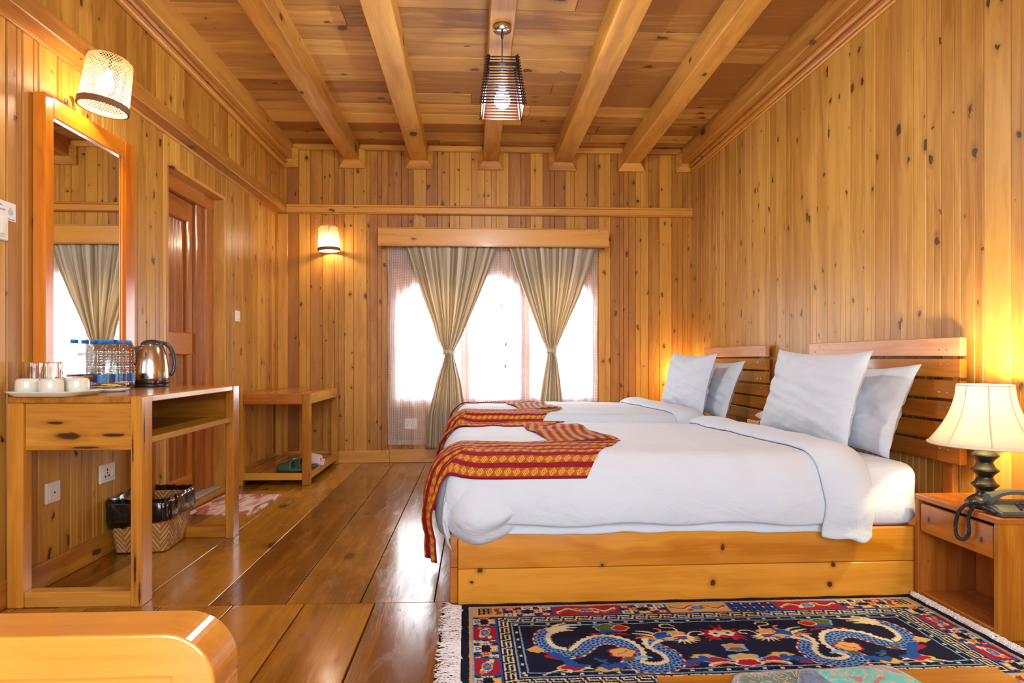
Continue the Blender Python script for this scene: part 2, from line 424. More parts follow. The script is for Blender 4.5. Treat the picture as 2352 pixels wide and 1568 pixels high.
# ceiling beams (each a thing of the structure) with their mitred collars at the back wall
ZB = 2.735
BX = [(-1.78, -1.645, -1.79, -1.655), (-1.185, -1.05, -1.19, -1.055), (-0.588, -0.435, -0.581, -0.425), (0.071, 0.209, 0.074, 0.212),
      (0.721, 0.878, 0.728, 0.884), (1.36, 1.515, 1.345, 1.482), (1.90, 2.02, 1.90, 2.02)]
coll = MB()
for i, (a, b, c, d) in enumerate(BX):
    mb = MB(); n0 = YF-0.02
    V = []
    def xat(y, k): t = (y-3.2)/(YB-3.2); return (c if k == 0 else d)*(1-t)+(a if k == 0 else b)*t
    ys = [n0, 1.0, 3.2, YB]
    nz = [0.0, 0.004, -0.004, 0]
    for j, y in enumerate(ys):
        x0, x1 = xat(y, 0), xat(y, 1)
        for (xx, zz) in ((x0+0.006, ZB), (x1-0.006, ZB), (x1, ZB+0.006), (x1, ZC+0.01), (x0, ZC+0.01), (x0, ZB+0.006)):
            V.append((xx, y, zz+nz[j]))
    Fc = []
    for j in range(len(ys)-1):
        for k in range(6): q = (j*6+k, j*6+(k+1) % 6, (j+1)*6+(k+1) % 6, (j+1)*6+k); Fc.append(q[::-1])
    Fc += [tuple(range(6)), tuple(range(3*6+5, 3*6-1, -1))]
    mb.add(V, Fc, g=lambda p: Vector((p.y, p.x, p.z)))
    o = mb.build('ceiling_beam', BEAM, fixn=True); struct(o)
    # collar: mitred moulding under and beside the beam end
    L = 0.048; D = 0.06; P = []
    y1 = YB-0.001; y0 = YB-D
    def mitre(pa, pb, qa, qb):   # inner edge pa-pb (at front), outer edge qa-qb (thin, at wall)
        V = [(pa[0], y0, pa[1]), (pb[0], y0, pb[1]), (qb[0], y0+0.03, qb[1]), (qa[0], y0+0.03, qa[1]), (pa[0], y1, pa[1]), (pb[0], y1, pb[1]), (qb[0], y1, qb[1]), (qa[0], y1, qa[1])]
        coll.add(V, [(0, 1, 2, 3), (4, 7, 6, 5), (0, 4, 5, 1), (1, 5, 6, 2), (2, 6, 7, 3), (3, 7, 4, 0)], g=lambda p: Vector((p.x+p.z*0.3, p.y, p.z)))
    aa = a-0.0; bb = b+0.0
    mitre((aa, ZB), (bb, ZB), (aa-L if i else aa, ZB-0.065), (bb+L if i < 6 else bb, ZB-0.065))
    if i: mitre((aa-0.001, ZB), (aa-0.001, ZC-0.05), (aa-L, ZB-0.065), (aa-L, ZC-0.05))
    if i < 6: mitre((bb+0.001, ZB), (bb+0.001, ZC-0.05), (bb+L, ZB-0.065), (bb+L, ZC-0.05))
    if i < 6: coll.box(bb+0.0, BX[i+1][0], YB-0.05, YB, ZC-0.055, ZC-0.001, 'x', bev=0.012)
struct(coll.build('trim_1', TRIM, fixn=True))
# long mouldings under the side beams
mb = MB()
mb.box(XR-0.05, XR, YF, YB, ZB-0.035, ZB-0.001, 'y', bev=0.01); mb.box(XR-0.03, XR, YF, YB, ZB-0.07, ZB-0.035, 'y', bev=0.008); mb.box(XR-0.016, XR, YF, YB, ZB-0.085, ZB-0.07, 'y', bev=0.004)
struct(mb.build('trim_2', TRIM))
mb = MB()
mb.box(XLU, XLU+0.05, YF, YB, ZB-0.035, ZB-0.001, 'y', bev=0.01); mb.box(XLU, XLU+0.035, YF, YB, ZB-0.07, ZB-0.035, 'y', bev=0.008)
struct(mb.build('trim_3', TRIM))
# rail on the left wall and on the back wall
mb = MB(); mb.box(XL, XLU+0.03, YF, YB, 2.262, 2.345, 'y', bev=0.004); mb.box(XL, XL+0.012, YF, YB, 2.245, 2.262, 'y'); struct(mb.build('trim_4', BEAM))
mb = MB(); mb.box(XLU+0.03, XR, YB-0.032, YB, 2.262, 2.318, 'x', bev=0.004); mb.box(XLU+0.03, XR, YB-0.045, YB, 2.318, 2.335, 'x', bev=0.006)
mb.box(XLU+0.03, XR, YB-0.04, YB, 2.252, 2.264, 'x', bev=0.003); struct(mb.build('trim_5', TRIM))
mb = MB(); mb.box(XL, XL+0.10, YB-0.018, YB, 0.1, 2.25, 'z'); mb.box(XL, XL+0.018, YB-0.05, YB-0.018, 0.1, 2.25, 'z'); struct(mb.build('trim_6', TRIM))
# baseboards
for nm, bx in (('baseboard_left', [(XL, XL+0.018, YF, DY0, 0, 0.105, 'y'), (XL, XL+0.018, DY1, YB, 0, 0.105, 'y'), (XL-0.07, XL+0.03, DY1, DY1+0.13, 0, 0.11, 'y')]),
               ('baseboard_back', [(XL, -0.78, YB-0.02, YB, 0, 0.11, 'x'), (-0.78, XR, YB-0.024, YB, 0, 0.12, 'x')]),
               ('baseboard_right', [(XR-0.018, XR, YF, YB, 0, 0.105, 'y')])):
    mb = MB()
    for q in bx: mb.box(*q[:6], q[6], bev=0.004)
    struct(mb.build(nm, TRIM))

# door recess and door
mb = MB(); XD = XL-0.075
mb.box(XD-0.1, XL+0.003, DY1-0.01, DY1+0.012, 0, DZ1+0.012, 'z'); mb.box(XD-0.1, XL+0.003, DY0-0.012, DY0+0.01, 0, DZ1+0.012, 'z'); mb.box(XD-0.1, XL+0.0035, DY0-0.012, DY1+0.012, DZ1-0.01, DZ1+0.012, 'y')
dr = struct(mb.build('trim_7', BEAM))
mb = MB()
mb.box(XD-0.1, XD, DY1-0.13, DY1, 0, DZ1-0.09, 'z', bev=0.004); mb.box(XD-0.1, XD-0.02, DY1-0.24, DY1-0.125, 0, DZ1-0.09, 'z', bev=0.004)
mb.box(XD-0.1, XD+0.005, DY0, DY1, DZ1-0.1, DZ1, 'y', bev=0.004); mb.box(XD-0.1, XD, DY0, DY0+0.06, 0, DZ1, 'z')
struct(mb.build('trim_8', DOORW))
mb = MB(); XV = XD-0.055
yA, yB_ = DY0+0.06, DY1-0.24
mb.box(XV-0.03, XV-0.018, yA, yB_, 0.02, DZ1-0.1, 'z')
ys = [yA+0.08+i*0.045 for i in range(9)]
for a in ys:
    if a+0.043 < yB_-0.07: mb.box(XV-0.02, XV-0.008, a, a+0.043, 0.1, DZ1-0.2, 'z', bev=0.006)
for (a, b) in ((yA, yA+0.085), (yB_-0.075, yB_)): mb.box(XV-0.03, XV+0.012, a, b, 0.02, DZ1-0.1, 'z', bev=0.006)
mb.box(XV-0.03, XV+0.008, yA+0.085, yA+0.10, 0.1, DZ1-0.2, 'z', bev=0.006)
for (a, b) in ((0.03, 0.17), (0.97, 1.12), (DZ1-0.24, DZ1-0.1)): mb.box(XV-0.03, XV+0.02, yA+0.085, yB_-0.075 if a > 1.5 else yB_-0.02, a, b, 'y', bev=0.008)
dd = mb.build('door_1', DOORW); struct(dd)
mb = MB(); mb.lathe([(0.0, 0), (0.022, 0.004), (0.022, 0.012), (0.01, 0.016), (0.01, 0.04), (0.024, 0.05), (0.026, 0.065), (0.0, 0.075)], n=20, M=Matrix.Translation((XV+0.012, yA+0.04, 1.04)) @ Matrix.Rotation(PI/2, 4, 'Y'))
mb.build('door_handle', METAL, dd)
mb = MB(); mb.box(XD-0.1, XL+0.02, DY0, DY1, 0, 0.025, 'y', bev=0.003); struct(mb.build('trim_9', TRIM))
mb = MB(); mb.box(XD-0.08, XL-0.02, DY0+0.06, DY1-0.02, 0.0255, 0.04, 'y', bev=0.003); struct(mb.build('trim_10', plain('grey_threshold', (176, 168, 152), 0.6, noise_amt=0.3)))

# window: timber frame with three arched lights, glass panes, sill rail
FR = wood('window_frame_timber', (204, 140, 96), (160, 98, 62), 0.4, 0.15)
mb = MB(); yf0, yf1 = YB-0.005, YB+0.09
bays = [(-0.70, -0.14, 1.63), (-0.04, 0.41, 1.70), (0.51, 1.06, 1.68)]
xs = [WX0, bays[0][0], bays[0][1], bays[1][0], bays[1][1], bays[2][0], bays[2][1], WX1]
for k in range(0, 8, 2): mb.box(xs[k], xs[k+1], yf0, yf1, WZ0, WZ1, 'z', bev=0.004)
for (a, b, zt) in bays:
    mb.box(a, b, yf0, yf1, WZ0, WZ0+0.09, 'x', bev=0.004)
    mb.box(a, b, yf0+0.02, yf1-0.03, 0.97, 1.0, 'x', bev=0.003)
    # scalloped head
    n = 24; w = b-a; P = []
    for i in range(n+1):
        t = i/n; x = a+w*t; q = abs(2*t-1)
        z = zt-0.02 if q < 0.28 else (zt-0.02-0.05*(1-math.cos(min(1, (q-0.28)/0.42)*PI))/2 if q < 0.7 else zt-0.07-0.13*((q-0.7)/0.3)**2)
        P.append((x, z))
    poly = [(a, WZ1)]+P+[(b, WZ1)]
    for i in range(n):
        (x0, z0), (x1, z1) = P[i], P[i+1]
        V = [(x0, yf0, z0), (x1, yf0, z1), (x1, yf0, WZ1), (x0, yf0, WZ1), (x0, yf1, z0), (x1, yf1, z1), (x1, yf1, WZ1), (x0, yf1, WZ1)]
        mb.add(V, [(0, 1, 2, 3), (4, 7, 6, 5), (0, 4, 5, 1)], g=lambda p: p, rnd=0.5)
wn = struct(mb.build('window_1', FR))
mb = MB()
for (a, b, zt) in bays: mb.box(a-0.01, b+0.01, YB+0.05, YB+0.054, WZ0+0.05, WZ1-0.03)
mb.build('window_pane', GLASS, wn)

# ------------------------------------------------------------------ curtains and pelmet
YC = 5.60
mb = MB(); mb.box(-0.862, 1.197, 5.535, 5.557, 1.945, 2.10, 'x', bev=0.003); mb.box(-0.862, -0.842, 5.557, YB-0.001, 1.945, 2.10, 'y'); mb.box(1.177, 1.197, 5.557, YB-0.001, 1.945, 2.10, 'y')
mb.box(-0.865, 1.20, 5.53, YB-0.001, 2.10, 2.108, 'x'); mb.box(-0.862, 1.197, 5.53, 5.545, 1.94, 1.95, 'x')
pelmet = tag(mb.build('curtain_pelmet', TRIM), 'long pine pelmet board covering the curtain rail above the window', 'pelmet')

def sheer_mat():
    N = NT('white_sheer'); uv = N.node('ShaderNodeUVMap'); sp = N.node('ShaderNodeSeparateXYZ'); N.link(uv.outputs[0], sp.inputs[0])
    u, v = sp.outputs[0], sp.outputs[1]     # u, v in metres
    stripe = N.math('SUBTRACT', 1.0, N.sstep(N.math('ABSOLUTE', N.math('SUBTRACT', N.math('FRACT', N.math('DIVIDE', u, 0.026)), 0.5)), 0.17, 0.26), clamp=True)
    sl = N.math('FRACT', N.math('ADD', N.math('DIVIDE', v, 0.0145), N.math('MULTIPLY', u, 3.0)))
    dash = N.math('SUBTRACT', 1.0, N.sstep(N.math('ABSOLUTE', N.math('SUBTRACT', sl, 0.5)), 0.25, 0.36), clamp=True)
    hem = N.math('LESS_THAN', v, 0.045)
    pat = N.math('MAXIMUM', N.math('MULTIPLY', stripe, dash), N.math('MULTIPLY', hem, 0.55))
    al = N.math('ADD', 0.42, N.math('MULTIPLY', pat, 0.45), clamp=True)
    return cloth_thin(N, (0.93, 0.94, 0.97, 1), 0.6, al)
SHEER = sheer_mat()
def sheer(name, x0, x1, zb, ph, label, y0=5.655):
    mb = MB()
    def fn(u, v):
        x = x0+(x1-x0)*u; z = zb+(1.965-zb)*v
        y = y0+0.010*math.sin(u*(x1-x0)*42+ph)*(0.5+0.5*(1-v))+0.006*math.sin(u*(x1-x0)*97+2*ph)
        return (x+0.004*math.sin(z*9+u*20), y, z)
    mb.grid(150, 12, fn, uvf=lambda u, v: ((x1-x0)*u*1.35, (1.965-zb)*v))
    tag(mb.build(name, SHEER), label, 'curtain', 'white sheer curtains')
sheer('sheer_curtain', -0.795, 0.25, 0.165, 0.3, 'white sheer dash-striped curtain on the left half of the window, reaching near the floor')
sheer('sheer_curtain', 0.235, 1.125, 0.165, 1.3, 'white sheer dash-striped curtain on the right half of the window, behind the beds', 5.665)

def curtain_mat():
    N = NT('striped_satin'); uv = N.node('ShaderNodeUVMap'); sp = N.node('ShaderNodeSeparateXYZ'); N.link(uv.outputs[0], sp.inputs[0])
    u, v = sp.outputs[0], sp.outputs[1]
    f = N.math('FRACT', N.math('MULTIPLY', u, 4.6))
    col = N.ramp(f, [(0.0, lin((224, 214, 192))), (0.16, lin((184, 166, 136))), (0.36, lin((214, 202, 176))), (0.50, lin((172, 154, 126))), (0.66, lin((232, 224, 204))), (0.80, lin((194, 178, 148)))], 'CONSTANT')
    wv = N.node('ShaderNodeCombineXYZ'); N.link(N.math('MULTIPLY', u, 40), wv.inputs[0]); N.link(N.math('MULTIPLY', v, 500), wv.inputs[1])
    nz = N.noise(wv.outputs[0], 1, 2); col = N.mix(N.math('MULTIPLY', nz, 0.2), col, lin((150, 128, 96)))
    df = N.b; N.set(Base_Color=col, Roughness=0.42); df.inputs['Sheen Weight'].default_value = 0.2
    tl = N.node('ShaderNodeBsdfTranslucent'); N.link(N.mix(1.0, col, (1.0, 0.92, 0.76), 'MULTIPLY'), tl.inputs[0])
    mx = N.node('ShaderNodeMixShader'); mx.inputs[0].default_value = 0.42; N.link(df.outputs[0], mx.inputs[1]); N.link(tl.outputs[0], mx.inputs[2]); N.link(mx.outputs[0], N.out.inputs[0])
    return N.m
CURT = curtain_mat()
def interp(tab, z):
    if z >= tab[0][0]: return tab[0][1]
    for (z0, a), (z1, b) in zip(tab[:-1], tab[1:]):
        if z >= z1: t = (z-z0)/(z1-z0); return a+(b-a)*t
    return tab[-1][1]
def tied_curtain(L, R, zp, zb, label, ph):
    """L, R: left and right outline (z, x), zp: height of the tie"""
    root = None; mb = MB(); ztop = 1.962
    def fn(u, v):
        z = zb+(ztop-zb)*v
        w = interp(R, z)-interp(L, z); cx = interp(L, z)
        nf = 6.5; A = 0.014+0.022*max(0, 1-abs(z-zp)/0.9)
        uu = u+0.02*math.sin(u*9+z*3)
        wav = math.sin(uu*nf*2*PI+ph+0.6*math.sin(z*2.3)); wav2 = math.sin(uu*nf*4.3*PI+1.7*ph)
        d = A*(wav*0.75+0.3*wav2)
        k = w/0.85
        if abs(z-zp) < 0.04: d *= 0.4
        bulge = -0.055*math.sin(u*PI)*(0.3+0.7*(1-min(1, k)))
        return (cx+w*(u+0.012*math.cos(uu*nf*2*PI+ph)), 5.595+bulge+d*(0.45+0.55*min(1, k*1.3)), z)
    mb.grid(170, 60, fn)
    t = mb.build('curtain', CURT, origin=((interp(L, zp)+interp(R, zp))/2, 5.6, zb)); tag(t, label, 'curtain')
    mod_solid(t, 0.0015, 0)
    mb = MB(); cx = (interp(L, zp)+interp(R, zp))/2; w = (interp(R, zp)-interp(L, zp))/2
    mb.grid(24, 4, lambda u, v: (cx+(w+0.014)*math.cos(2*PI*u), 5.57+0.05*math.sin(2*PI*u), zp+0.035*(v-0.5)+0.006*math.sin(4*PI*u)), closeu=True)
    mb.lathe([(0, -0.022), (0.02, -0.012), (0.026, 0), (0.02, 0.014), (0, 0.022)], (cx, 5.515, zp), 12)
    b = mb.build('tieback', plain('tieback_cloth', (186, 168, 130), 0.5), t)
    return t
LA = [(1.962, -0.625), (1.75, -0.56), (1.5, -0.475), (1.25, -0.38), (1.12, -0.345), (1.05, -0.31), (1.0, -0.275), (0.95, -0.285), (0.75, -0.35), (0.45, -0.425), (0.14, -0.45)]
RA = [(1.962, 0.20), (1.75, 0.13), (1.5, 0.03), (1.25, -0.08), (1.12, -0.135), (1.05, -0.175), (1.0, -0.20), (0.95, -0.19), (0.75, -0.135), (0.45, -0.085), (0.14, -0.05)]
tied_curtain(LA, RA, 1.005, 0.14, 'left beige striped satin curtain tied in at the middle over the window', 0.4)
LB = [(1.962, 0.30), (1.75, 0.36), (1.5, 0.45), (1.25, 0.55), (1.12, 0.60), (1.05, 0.635), (1.01, 0.655), (0.95, 0.645), (0.75, 0.61), (0.45, 0.565), (0.14, 0.54)]
RB = [(1.962, 1.075), (1.75, 1.02), (1.5, 0.93), (1.25, 0.82), (1.12, 0.765), (1.05, 0.735), (1.01, 0.715), (0.95, 0.735), (0.75, 0.765), (0.45, 0.80), (0.14, 0.83)]
tied_curtain(LB, RB, 1.015, 0.14, 'right beige striped satin curtain tied in at the middle, behind the far bed', 1.9)
# draw cords with plastic ends
CORD = plain('grey_cord', (120, 120, 122), 0.6)
for pts, end, lab in (([(1148, 567), (1149, 640), (1151, 700), (1155, 750), (1160, 782)], (1162, 787), 'grey curtain cord hanging in the middle of the window, higher plastic end'),
                      ([(1152, 700), (1151, 760), (1156, 800), (1160, 835)], (1161, 837), 'grey curtain cord hanging in the middle of the window, lower plastic end')):
    mb = MB(); P = [onY(x, y, 5.63) for x, y in pts]; mb.tube(P, 0.002, 6)
    o = mb.build('pull_cord', CORD, pelmet); o['label'] = lab
    e = onY(*end, 5.63); mb = MB(); mb.box(e.x-0.006, e.x+0.006, e.y-0.006, e.y+0.006, e.z-0.03, e.z+0.0, bev=0.003); mb.build('cord_end', plain('dark_cord_end', (66, 66, 70), 0.4), o)

# ------------------------------------------------------------------ wall lamps, pendant
WEAVE = NT('woven_bamboo'); WEAVE.set(Base_Color=(*lin((230, 200, 156)), 1), Roughness=0.5)
_t = WEAVE.node('ShaderNodeBsdfTranslucent'); _t.inputs[0].default_value = (*lin((250, 222, 176)), 1); _m = WEAVE.node('ShaderNodeMixShader'); _m.inputs[0].default_value = 0.3
WEAVE.link(WEAVE.b.outputs[0], _m.inputs[1]); WEAVE.link(_t.outputs[0], _m.inputs[2]); WEAVE.link(_m.outputs[0], WEAVE.out.inputs[0]); WEAVE = WEAVE.m
RIMW = plain('brown_woven_rim', (120, 80, 48), 0.7, bump=(200, 0.5, 0.003))
def wall_lamp(pos, h, r, wall_dir, tilt, label, power, group='woven wall lamps'):
    root = thing('wall_lamp', pos, label, 'lamp', group)
    M = Matrix.Translation(pos) @ tilt
    mb = MB()
    def rad(v): return r*(1.0-0.10*v) if v < 0.86 else r*0.914*math.sqrt(max(0.0, 1-((v-0.86)/0.145)**2))
    nst = 46
    for sgn in (-1, 1):
        for k in range(nst):
            V = []; n = 22; w = 0.0015
            for i in range(n+1):
                v = i/n*0.985; a = 2*PI*k/nst+sgn*v*2.1; rr = rad(v)+0.0008*sgn
                for s in (-1, 1):
                    V.append((rr*math.cos(a+s*w/max(rr, 0.03)), rr*math.sin(a+s*w/max(rr, 0.03)), v*h))
            mb.add(V, [(2*i, 2*i+1, 2*i+3, 2*i+2) for i in range(n)], M=M)
    mb.build('lamp_shade', WEAVE, root)
    mb = MB(); mb.grid(40, 2, lambda u, v: ((r+0.004)*math.cos(2*PI*u), (r+0.004)*math.sin(2*PI*u), -0.004+0.026*v), closeu=True, M=M)
    mb.grid(40, 1, lambda u, v: ((r+0.004-0.008*v)*math.cos(2*PI*u), (r+0.004-0.008*v)*math.sin(2*PI*u), -0.004), closeu=True, M=M, smooth=False)
    mb.build('rim', RIMW, root)
    top = M @ Vector((0, 0, h)); wallp = Vector(pos)+Vector(wall_dir); wallp.z = top.z-0.02
    mb = MB(); mb.tube([wallp, (wallp+top)/2+Vector((0, 0, 0.02)), top, M @ Vector((0, 0, h*0.72))], 0.006, 8); mb.build('bracket', plain('dark_bracket', (60, 44, 34), 0.5), root)
    mb = MB(); mb.lathe([(0, 0), (0.012, 0), (0.014, -0.02), (0.028, -0.05), (0.030, -0.07), (0.022, -0.092), (0, -0.10)], (0, 0, h*0.72), 16, M=M); mb.build('bulb', glow('warm_bulb', (255, 232, 190), 22), root)
    bulb_light('wall_lamp_light', M @ Vector((0, 0, h*0.20)), power, WARM, 0.015)
    return root
wall_lamp((-1.635, 2.80, 2.045), 0.24, 0.098, (-0.098, 0, 0), Matrix.Rotation(math.radians(7), 4, 'Y') @ Matrix.Rotation(math.radians(-3), 4, 'X'), 'woven bamboo wall lamp glowing above the tall mirror', 7.5)
wall_lamp((-1.302, 5.59, 1.905), 0.225, 0.095, (0, 0.108, 0), Matrix.Rotation(math.radians(-2), 4, 'Y'), 'small woven bamboo wall lamp on the back wall left of the window', 7)

root = thing('pendant_lamp', (0.143, 3.335, 2.27), 'pendant lamp with a tapered cage of dark wooden sticks hanging from the middle beam', 'lamp')
cx, cy = 0.143, 3.335
mb = MB(); mb.lathe([(0, 0), (0.049, 0), (0.050, 0.003), (0.050, 0.027), (0.0, 0.027)], (cx, cy, ZB-0.0275), 40); mb.build('canopy', METAL, root)
mb = MB(); mb.lathe([(0, 0), (0.007, 0.0), (0.008, 0.02), (0.005, 0.04), (0, 0.042)], (cx, cy, ZB-0.068), 12); mb.tube([(cx, cy, ZB-0.03), (cx, cy, 2.515)], 0.0028, 8); mb.build('cord', plain('dark_cord', (40, 36, 34), 0.5), root)
DARKW = plain('dark_stained_stick', (52, 30, 26), 0.4)
mb = MB(); n = 17; z0, z1 = 2.275, 2.53
for k in range(n):
    t = k/(n-1); z = z0+(z1-z0)*t; s = 0.112*(1-t)+0.078*t
    for sg in (-1, 1):
        mb.tube([(cx-s-0.012, cy+sg*s, z), (cx+s+0.012, cy+sg*s, z)], 0.0038, 6)
        mb.tube([(cx+sg*s, cy-s-0.012, z+0.0075), (cx+sg*s, cy+s+0.012, z+0.0075)], 0.0038, 6)
mb.build('lamp_shade', DARKW, root)
mb = MB()
for sx in (-1, 1):
    for sy in (-1, 1): mb.tube([(cx+sx*0.104, cy+sy*0.104, z0-0.006), (cx+sx*0.070, cy+sy*0.070, z1+0.012)], 0.005, 8)
mb.tube([(cx-0.078, cy, z1), (cx+0.078, cy, z1)], 0.004, 6); mb.build('shade_post', DARKW, root)
mb = MB(); mb.lathe([(0, 0), (0.026, 0.004), (0.041, 0.024), (0.043, 0.048), (0.032, 0.075), (0.018, 0.09)], (cx, cy, 2.295), 24); mb.build('bulb', glow('cool_bulb', (215, 234, 255), 110), root)
mb = MB(); mb.lathe([(0.018, 0.085), (0.019, 0.12), (0.012, 0.13), (0.004, 0.20)], (cx, cy, 2.30), 16); mb.build('socket', WHITE_P, root)
bulb_light('pendant_light', (cx, cy, 2.272), 60, (0.88, 0.95, 1.0), 0.02)

# ------------------------------------------------------------------ desk, mirror and what stands on the desk
DX0, DX1, DYA, DYB = XL+0.02, -1.275, 2.43, 3.41
root = thing('desk', ((DX0+DX1)/2, (DYA+DYB)/2, 0), 'varnished pine writing desk with an open shelf against the left wall', 'desk')
def part(name, mat, boxes, root=root, bev=0.003, M=None):
    mb = MB()
    for b in boxes: mb.box(*b[:6], (b[6] if len(b) > 6 else None), bev=bev, M=M)
    return mb.build(name, mat, root)
ro = Vector(root['_o'])
LEGM = wood('desk_leg_pine', (206, 142, 52), (158, 92, 22), 0.25, 0.12, coat=0.3, spots=[((-1.30-ro.x, DYA-ro.y, 0.14), (0.005, 0.02, 0.07)), ((-1.308-ro.x, DYA-ro.y, 0.60), (0.003, 0.02, 0.06)), ((DX1-ro.x, 2.45-ro.y, 0.68), (0.02, 0.004, 0.07)), ((-1.283-ro.x, DYA-ro.y, 0.05), (0.004, 0.03, 0.05))])
part('desk_top', FURN, [(DX0, DX1-0.045, DYA+0.004, DYB-0.005, 0.778, 0.803, 'y'), (DX1-0.045, DX1-0.003, DYA+0.082, DYB-0.082, 0.778, 0.803, 'y')])
for (x0, x1, y0, y1) in ((DX1-0.042, DX1, DYA, DYA+0.08), (DX1-0.042, DX1, DYB-0.08, DYB)):
    part('leg', LEGM, [(x0, x1, y0, y1, 0, 0.803, 'z')])
for (x0, x1, y0, y1) in ((DX0, DX0+0.06, DYA, DYA+0.05), (DX0, DX0+0.06, DYB-0.05, DYB)):
    part('leg', LEGM, [(x0, x1, y0, y1, 0, 0.778, 'z')])
APR = wood('desk_panel_pine', (214, 154, 62), (166, 102, 26), 0.25, 0.1, coat=0.3, spots=[((-1.556-ro.x, DYA+0.012-ro.y, 0.652), (0.052, 0.05, 0.015)), ((-1.60-ro.x, DYA+0.012-ro.y, 0.702), (0.034, 0.05, 0.006)), ((-1.385-ro.x, DYA+0.012-ro.y, 0.655), (0.045, 0.05, 0.007)), ((-1.49-ro.x, DYA+0.012-ro.y, 0.607), (0.06, 0.05, 0.005))])
part('side_panel', APR, [(DX0+0.06, DX1-0.042, DYA+0.012, DYA+0.034, 0.597, 0.777, 'x')])
part('side_panel', FURN, [(DX0+0.06, DX1-0.042, DYB-0.034, DYB-0.012, 0.597, 0.777, 'x')])
part('back_panel', FURN_D, [(DX0+0.002, DX0+0.02, DYA+0.05, DYB-0.05, 0.61, 0.777, 'y')])
part('shelf', FURN, [(DX0+0.02, DX1-0.012, DYA+0.036, DYB-0.036, 0.612, 0.637, 'y')])
part('foot_rail', APR, [(DX0+0.06, DX1-0.042, DYA+0.005, DYA+0.06, 0.0, 0.058, 'x')])
part('foot_rail', FURN, [(DX0+0.06, DX1-0.042, DYB-0.06, DYB-0.005, 0.0, 0.058, 'x')])

XM = -1.742
root = thing('wall_mirror', (XM, 2.92, 0.805), 'tall wood-framed mirror standing on the desk against the wall', 'mirror')
MY0, MY1, MZ1, MZ0 = 2.592, 3.257, 2.03, 0.805
mb = MB()
MO = wood('mirror_frame_pine', (222, 132, 34), (180, 92, 14), 0.22, 0.12, coat=0.4)
mb.box(XL+0.002, XM, MY0, MY0+0.055, MZ0, MZ1, 'z', bev=0.004); mb.box(XL+0.002, XM, MY1-0.085, MY1, MZ0, MZ1, 'z', bev=0.004)
mb.box(XL+0.002, XM-0.002, MY0+0.055, MY1-0.085, MZ1-0.085, MZ1, 'y', bev=0.004); mb.box(XL+0.002, XM-0.002, MY0+0.055, MY1-0.085, MZ0, MZ0+0.065, 'y', bev=0.004)
mb.box(XM-0.018, XM-0.008, MY1-0.098, MY1-0.085, MZ0+0.06, MZ1-0.08, 'z', bev=0.003)
mb.build('mirror_frame', MO, root)
MIR = NT('mirror_silver'); MIR.set(Base_Color=(0.92, 0.93, 0.92, 1), Metallic=1.0, Roughness=0.006)
mb = MB(); mb.box(XM-0.022, XM-0.018, MY0+0.05, MY1-0.08, MZ0+0.06, MZ1-0.08, bev=0.0005); mb.build('mirror_glass', MIR.m, root)
# sockets and switches on the left wall
def plate(y, z, w, h, label, cat, holes, X=XL, name='power_socket', flip=1, slots=()):
    mb = MB(); mb.box(X, X+0.012, y-w/2, y+w/2, z-h/2, z+h/2, bev=0.005)
    mb.box(X+0.012, X+0.015, y-w/2+0.014, y+w/2-0.014, z-h/2+0.014, z+h/2-0.014, bev=0.002)
    o = mb.build(name, WHITE_P); tag(o, label, cat)
    if holes:
        mb = MB()
        for (dy, dz, r) in holes: mb.lathe([(0, 0), (r, 0), (r, 0.0015), (0, 0.0015)], n=14, M=Matrix.Translation((X+0.0148, y+dy, z+dz)) @ Matrix.Rotation(PI/2, 4, 'Y'))
        mb.build('socket_hole', BLACK_P, o)
    for (dy, dz, a, b) in slots:
        mb = MB(); mb.box(X+0.015, X+0.021, y+dy-a/2, y+dy+a/2, z+dz-b/2, z+dz+b/2, bev=0.003, M=None); mb.build('rocker', WHITE_P, o)
    return o
plate(2.707, 0.382, 0.088, 0.088, 'white aerial socket low on the left wall under the desk, nearer the camera', 'socket', [(0, 0, 0.0045)])
plate(3.096, 0.392, 0.122, 0.09, 'white power socket with a switch low on the left wall beside the waste basket', 'socket', [(-0.012, 0.018, 0.005), (-0.027, -0.012, 0.005), (0.002, -0.012, 0.005), (-0.012, 0.003, 0.004)], slots=[(0.028, 0, 0.02, 0.036)])
plate(4.755, 1.265, 0.085, 0.085, 'white light switch on the left wall beyond the door', 'switch', [], name='light_switch', slots=[(0, 0, 0.03, 0.045)])
plate(2.385, 1.44, 0.135, 0.088, 'white light switch on the left wall at the edge of the photo beside the mirror', 'switch', [], name='light_switch', slots=[(0.03, 0, 0.022, 0.045), (-0.02, 0, 0.022, 0.045)])
# socket behind the sheer curtain
mb = MB(); mb.box(-0.645, -0.53, YB-0.012, YB, 0.303, 0.398, bev=0.004); o = mb.build('power_socket', WHITE_P); tag(o, 'white power socket seen through the sheer curtain low on the back wall', 'socket')
mb = MB()
for (dx, dz) in ((-0.012, 0.016), (-0.028, -0.012), (0.004, -0.012)): mb.lathe([(0, 0), (0.005, 0), (0.005, 0.002), (0, 0.002)], n=12, M=Matrix.Translation((-0.59+dx, YB-0.012, 0.352+dz)) @ Matrix.Rotation(PI/2, 4, 'X'))
mb.build('socket_hole', BLACK_P, o)
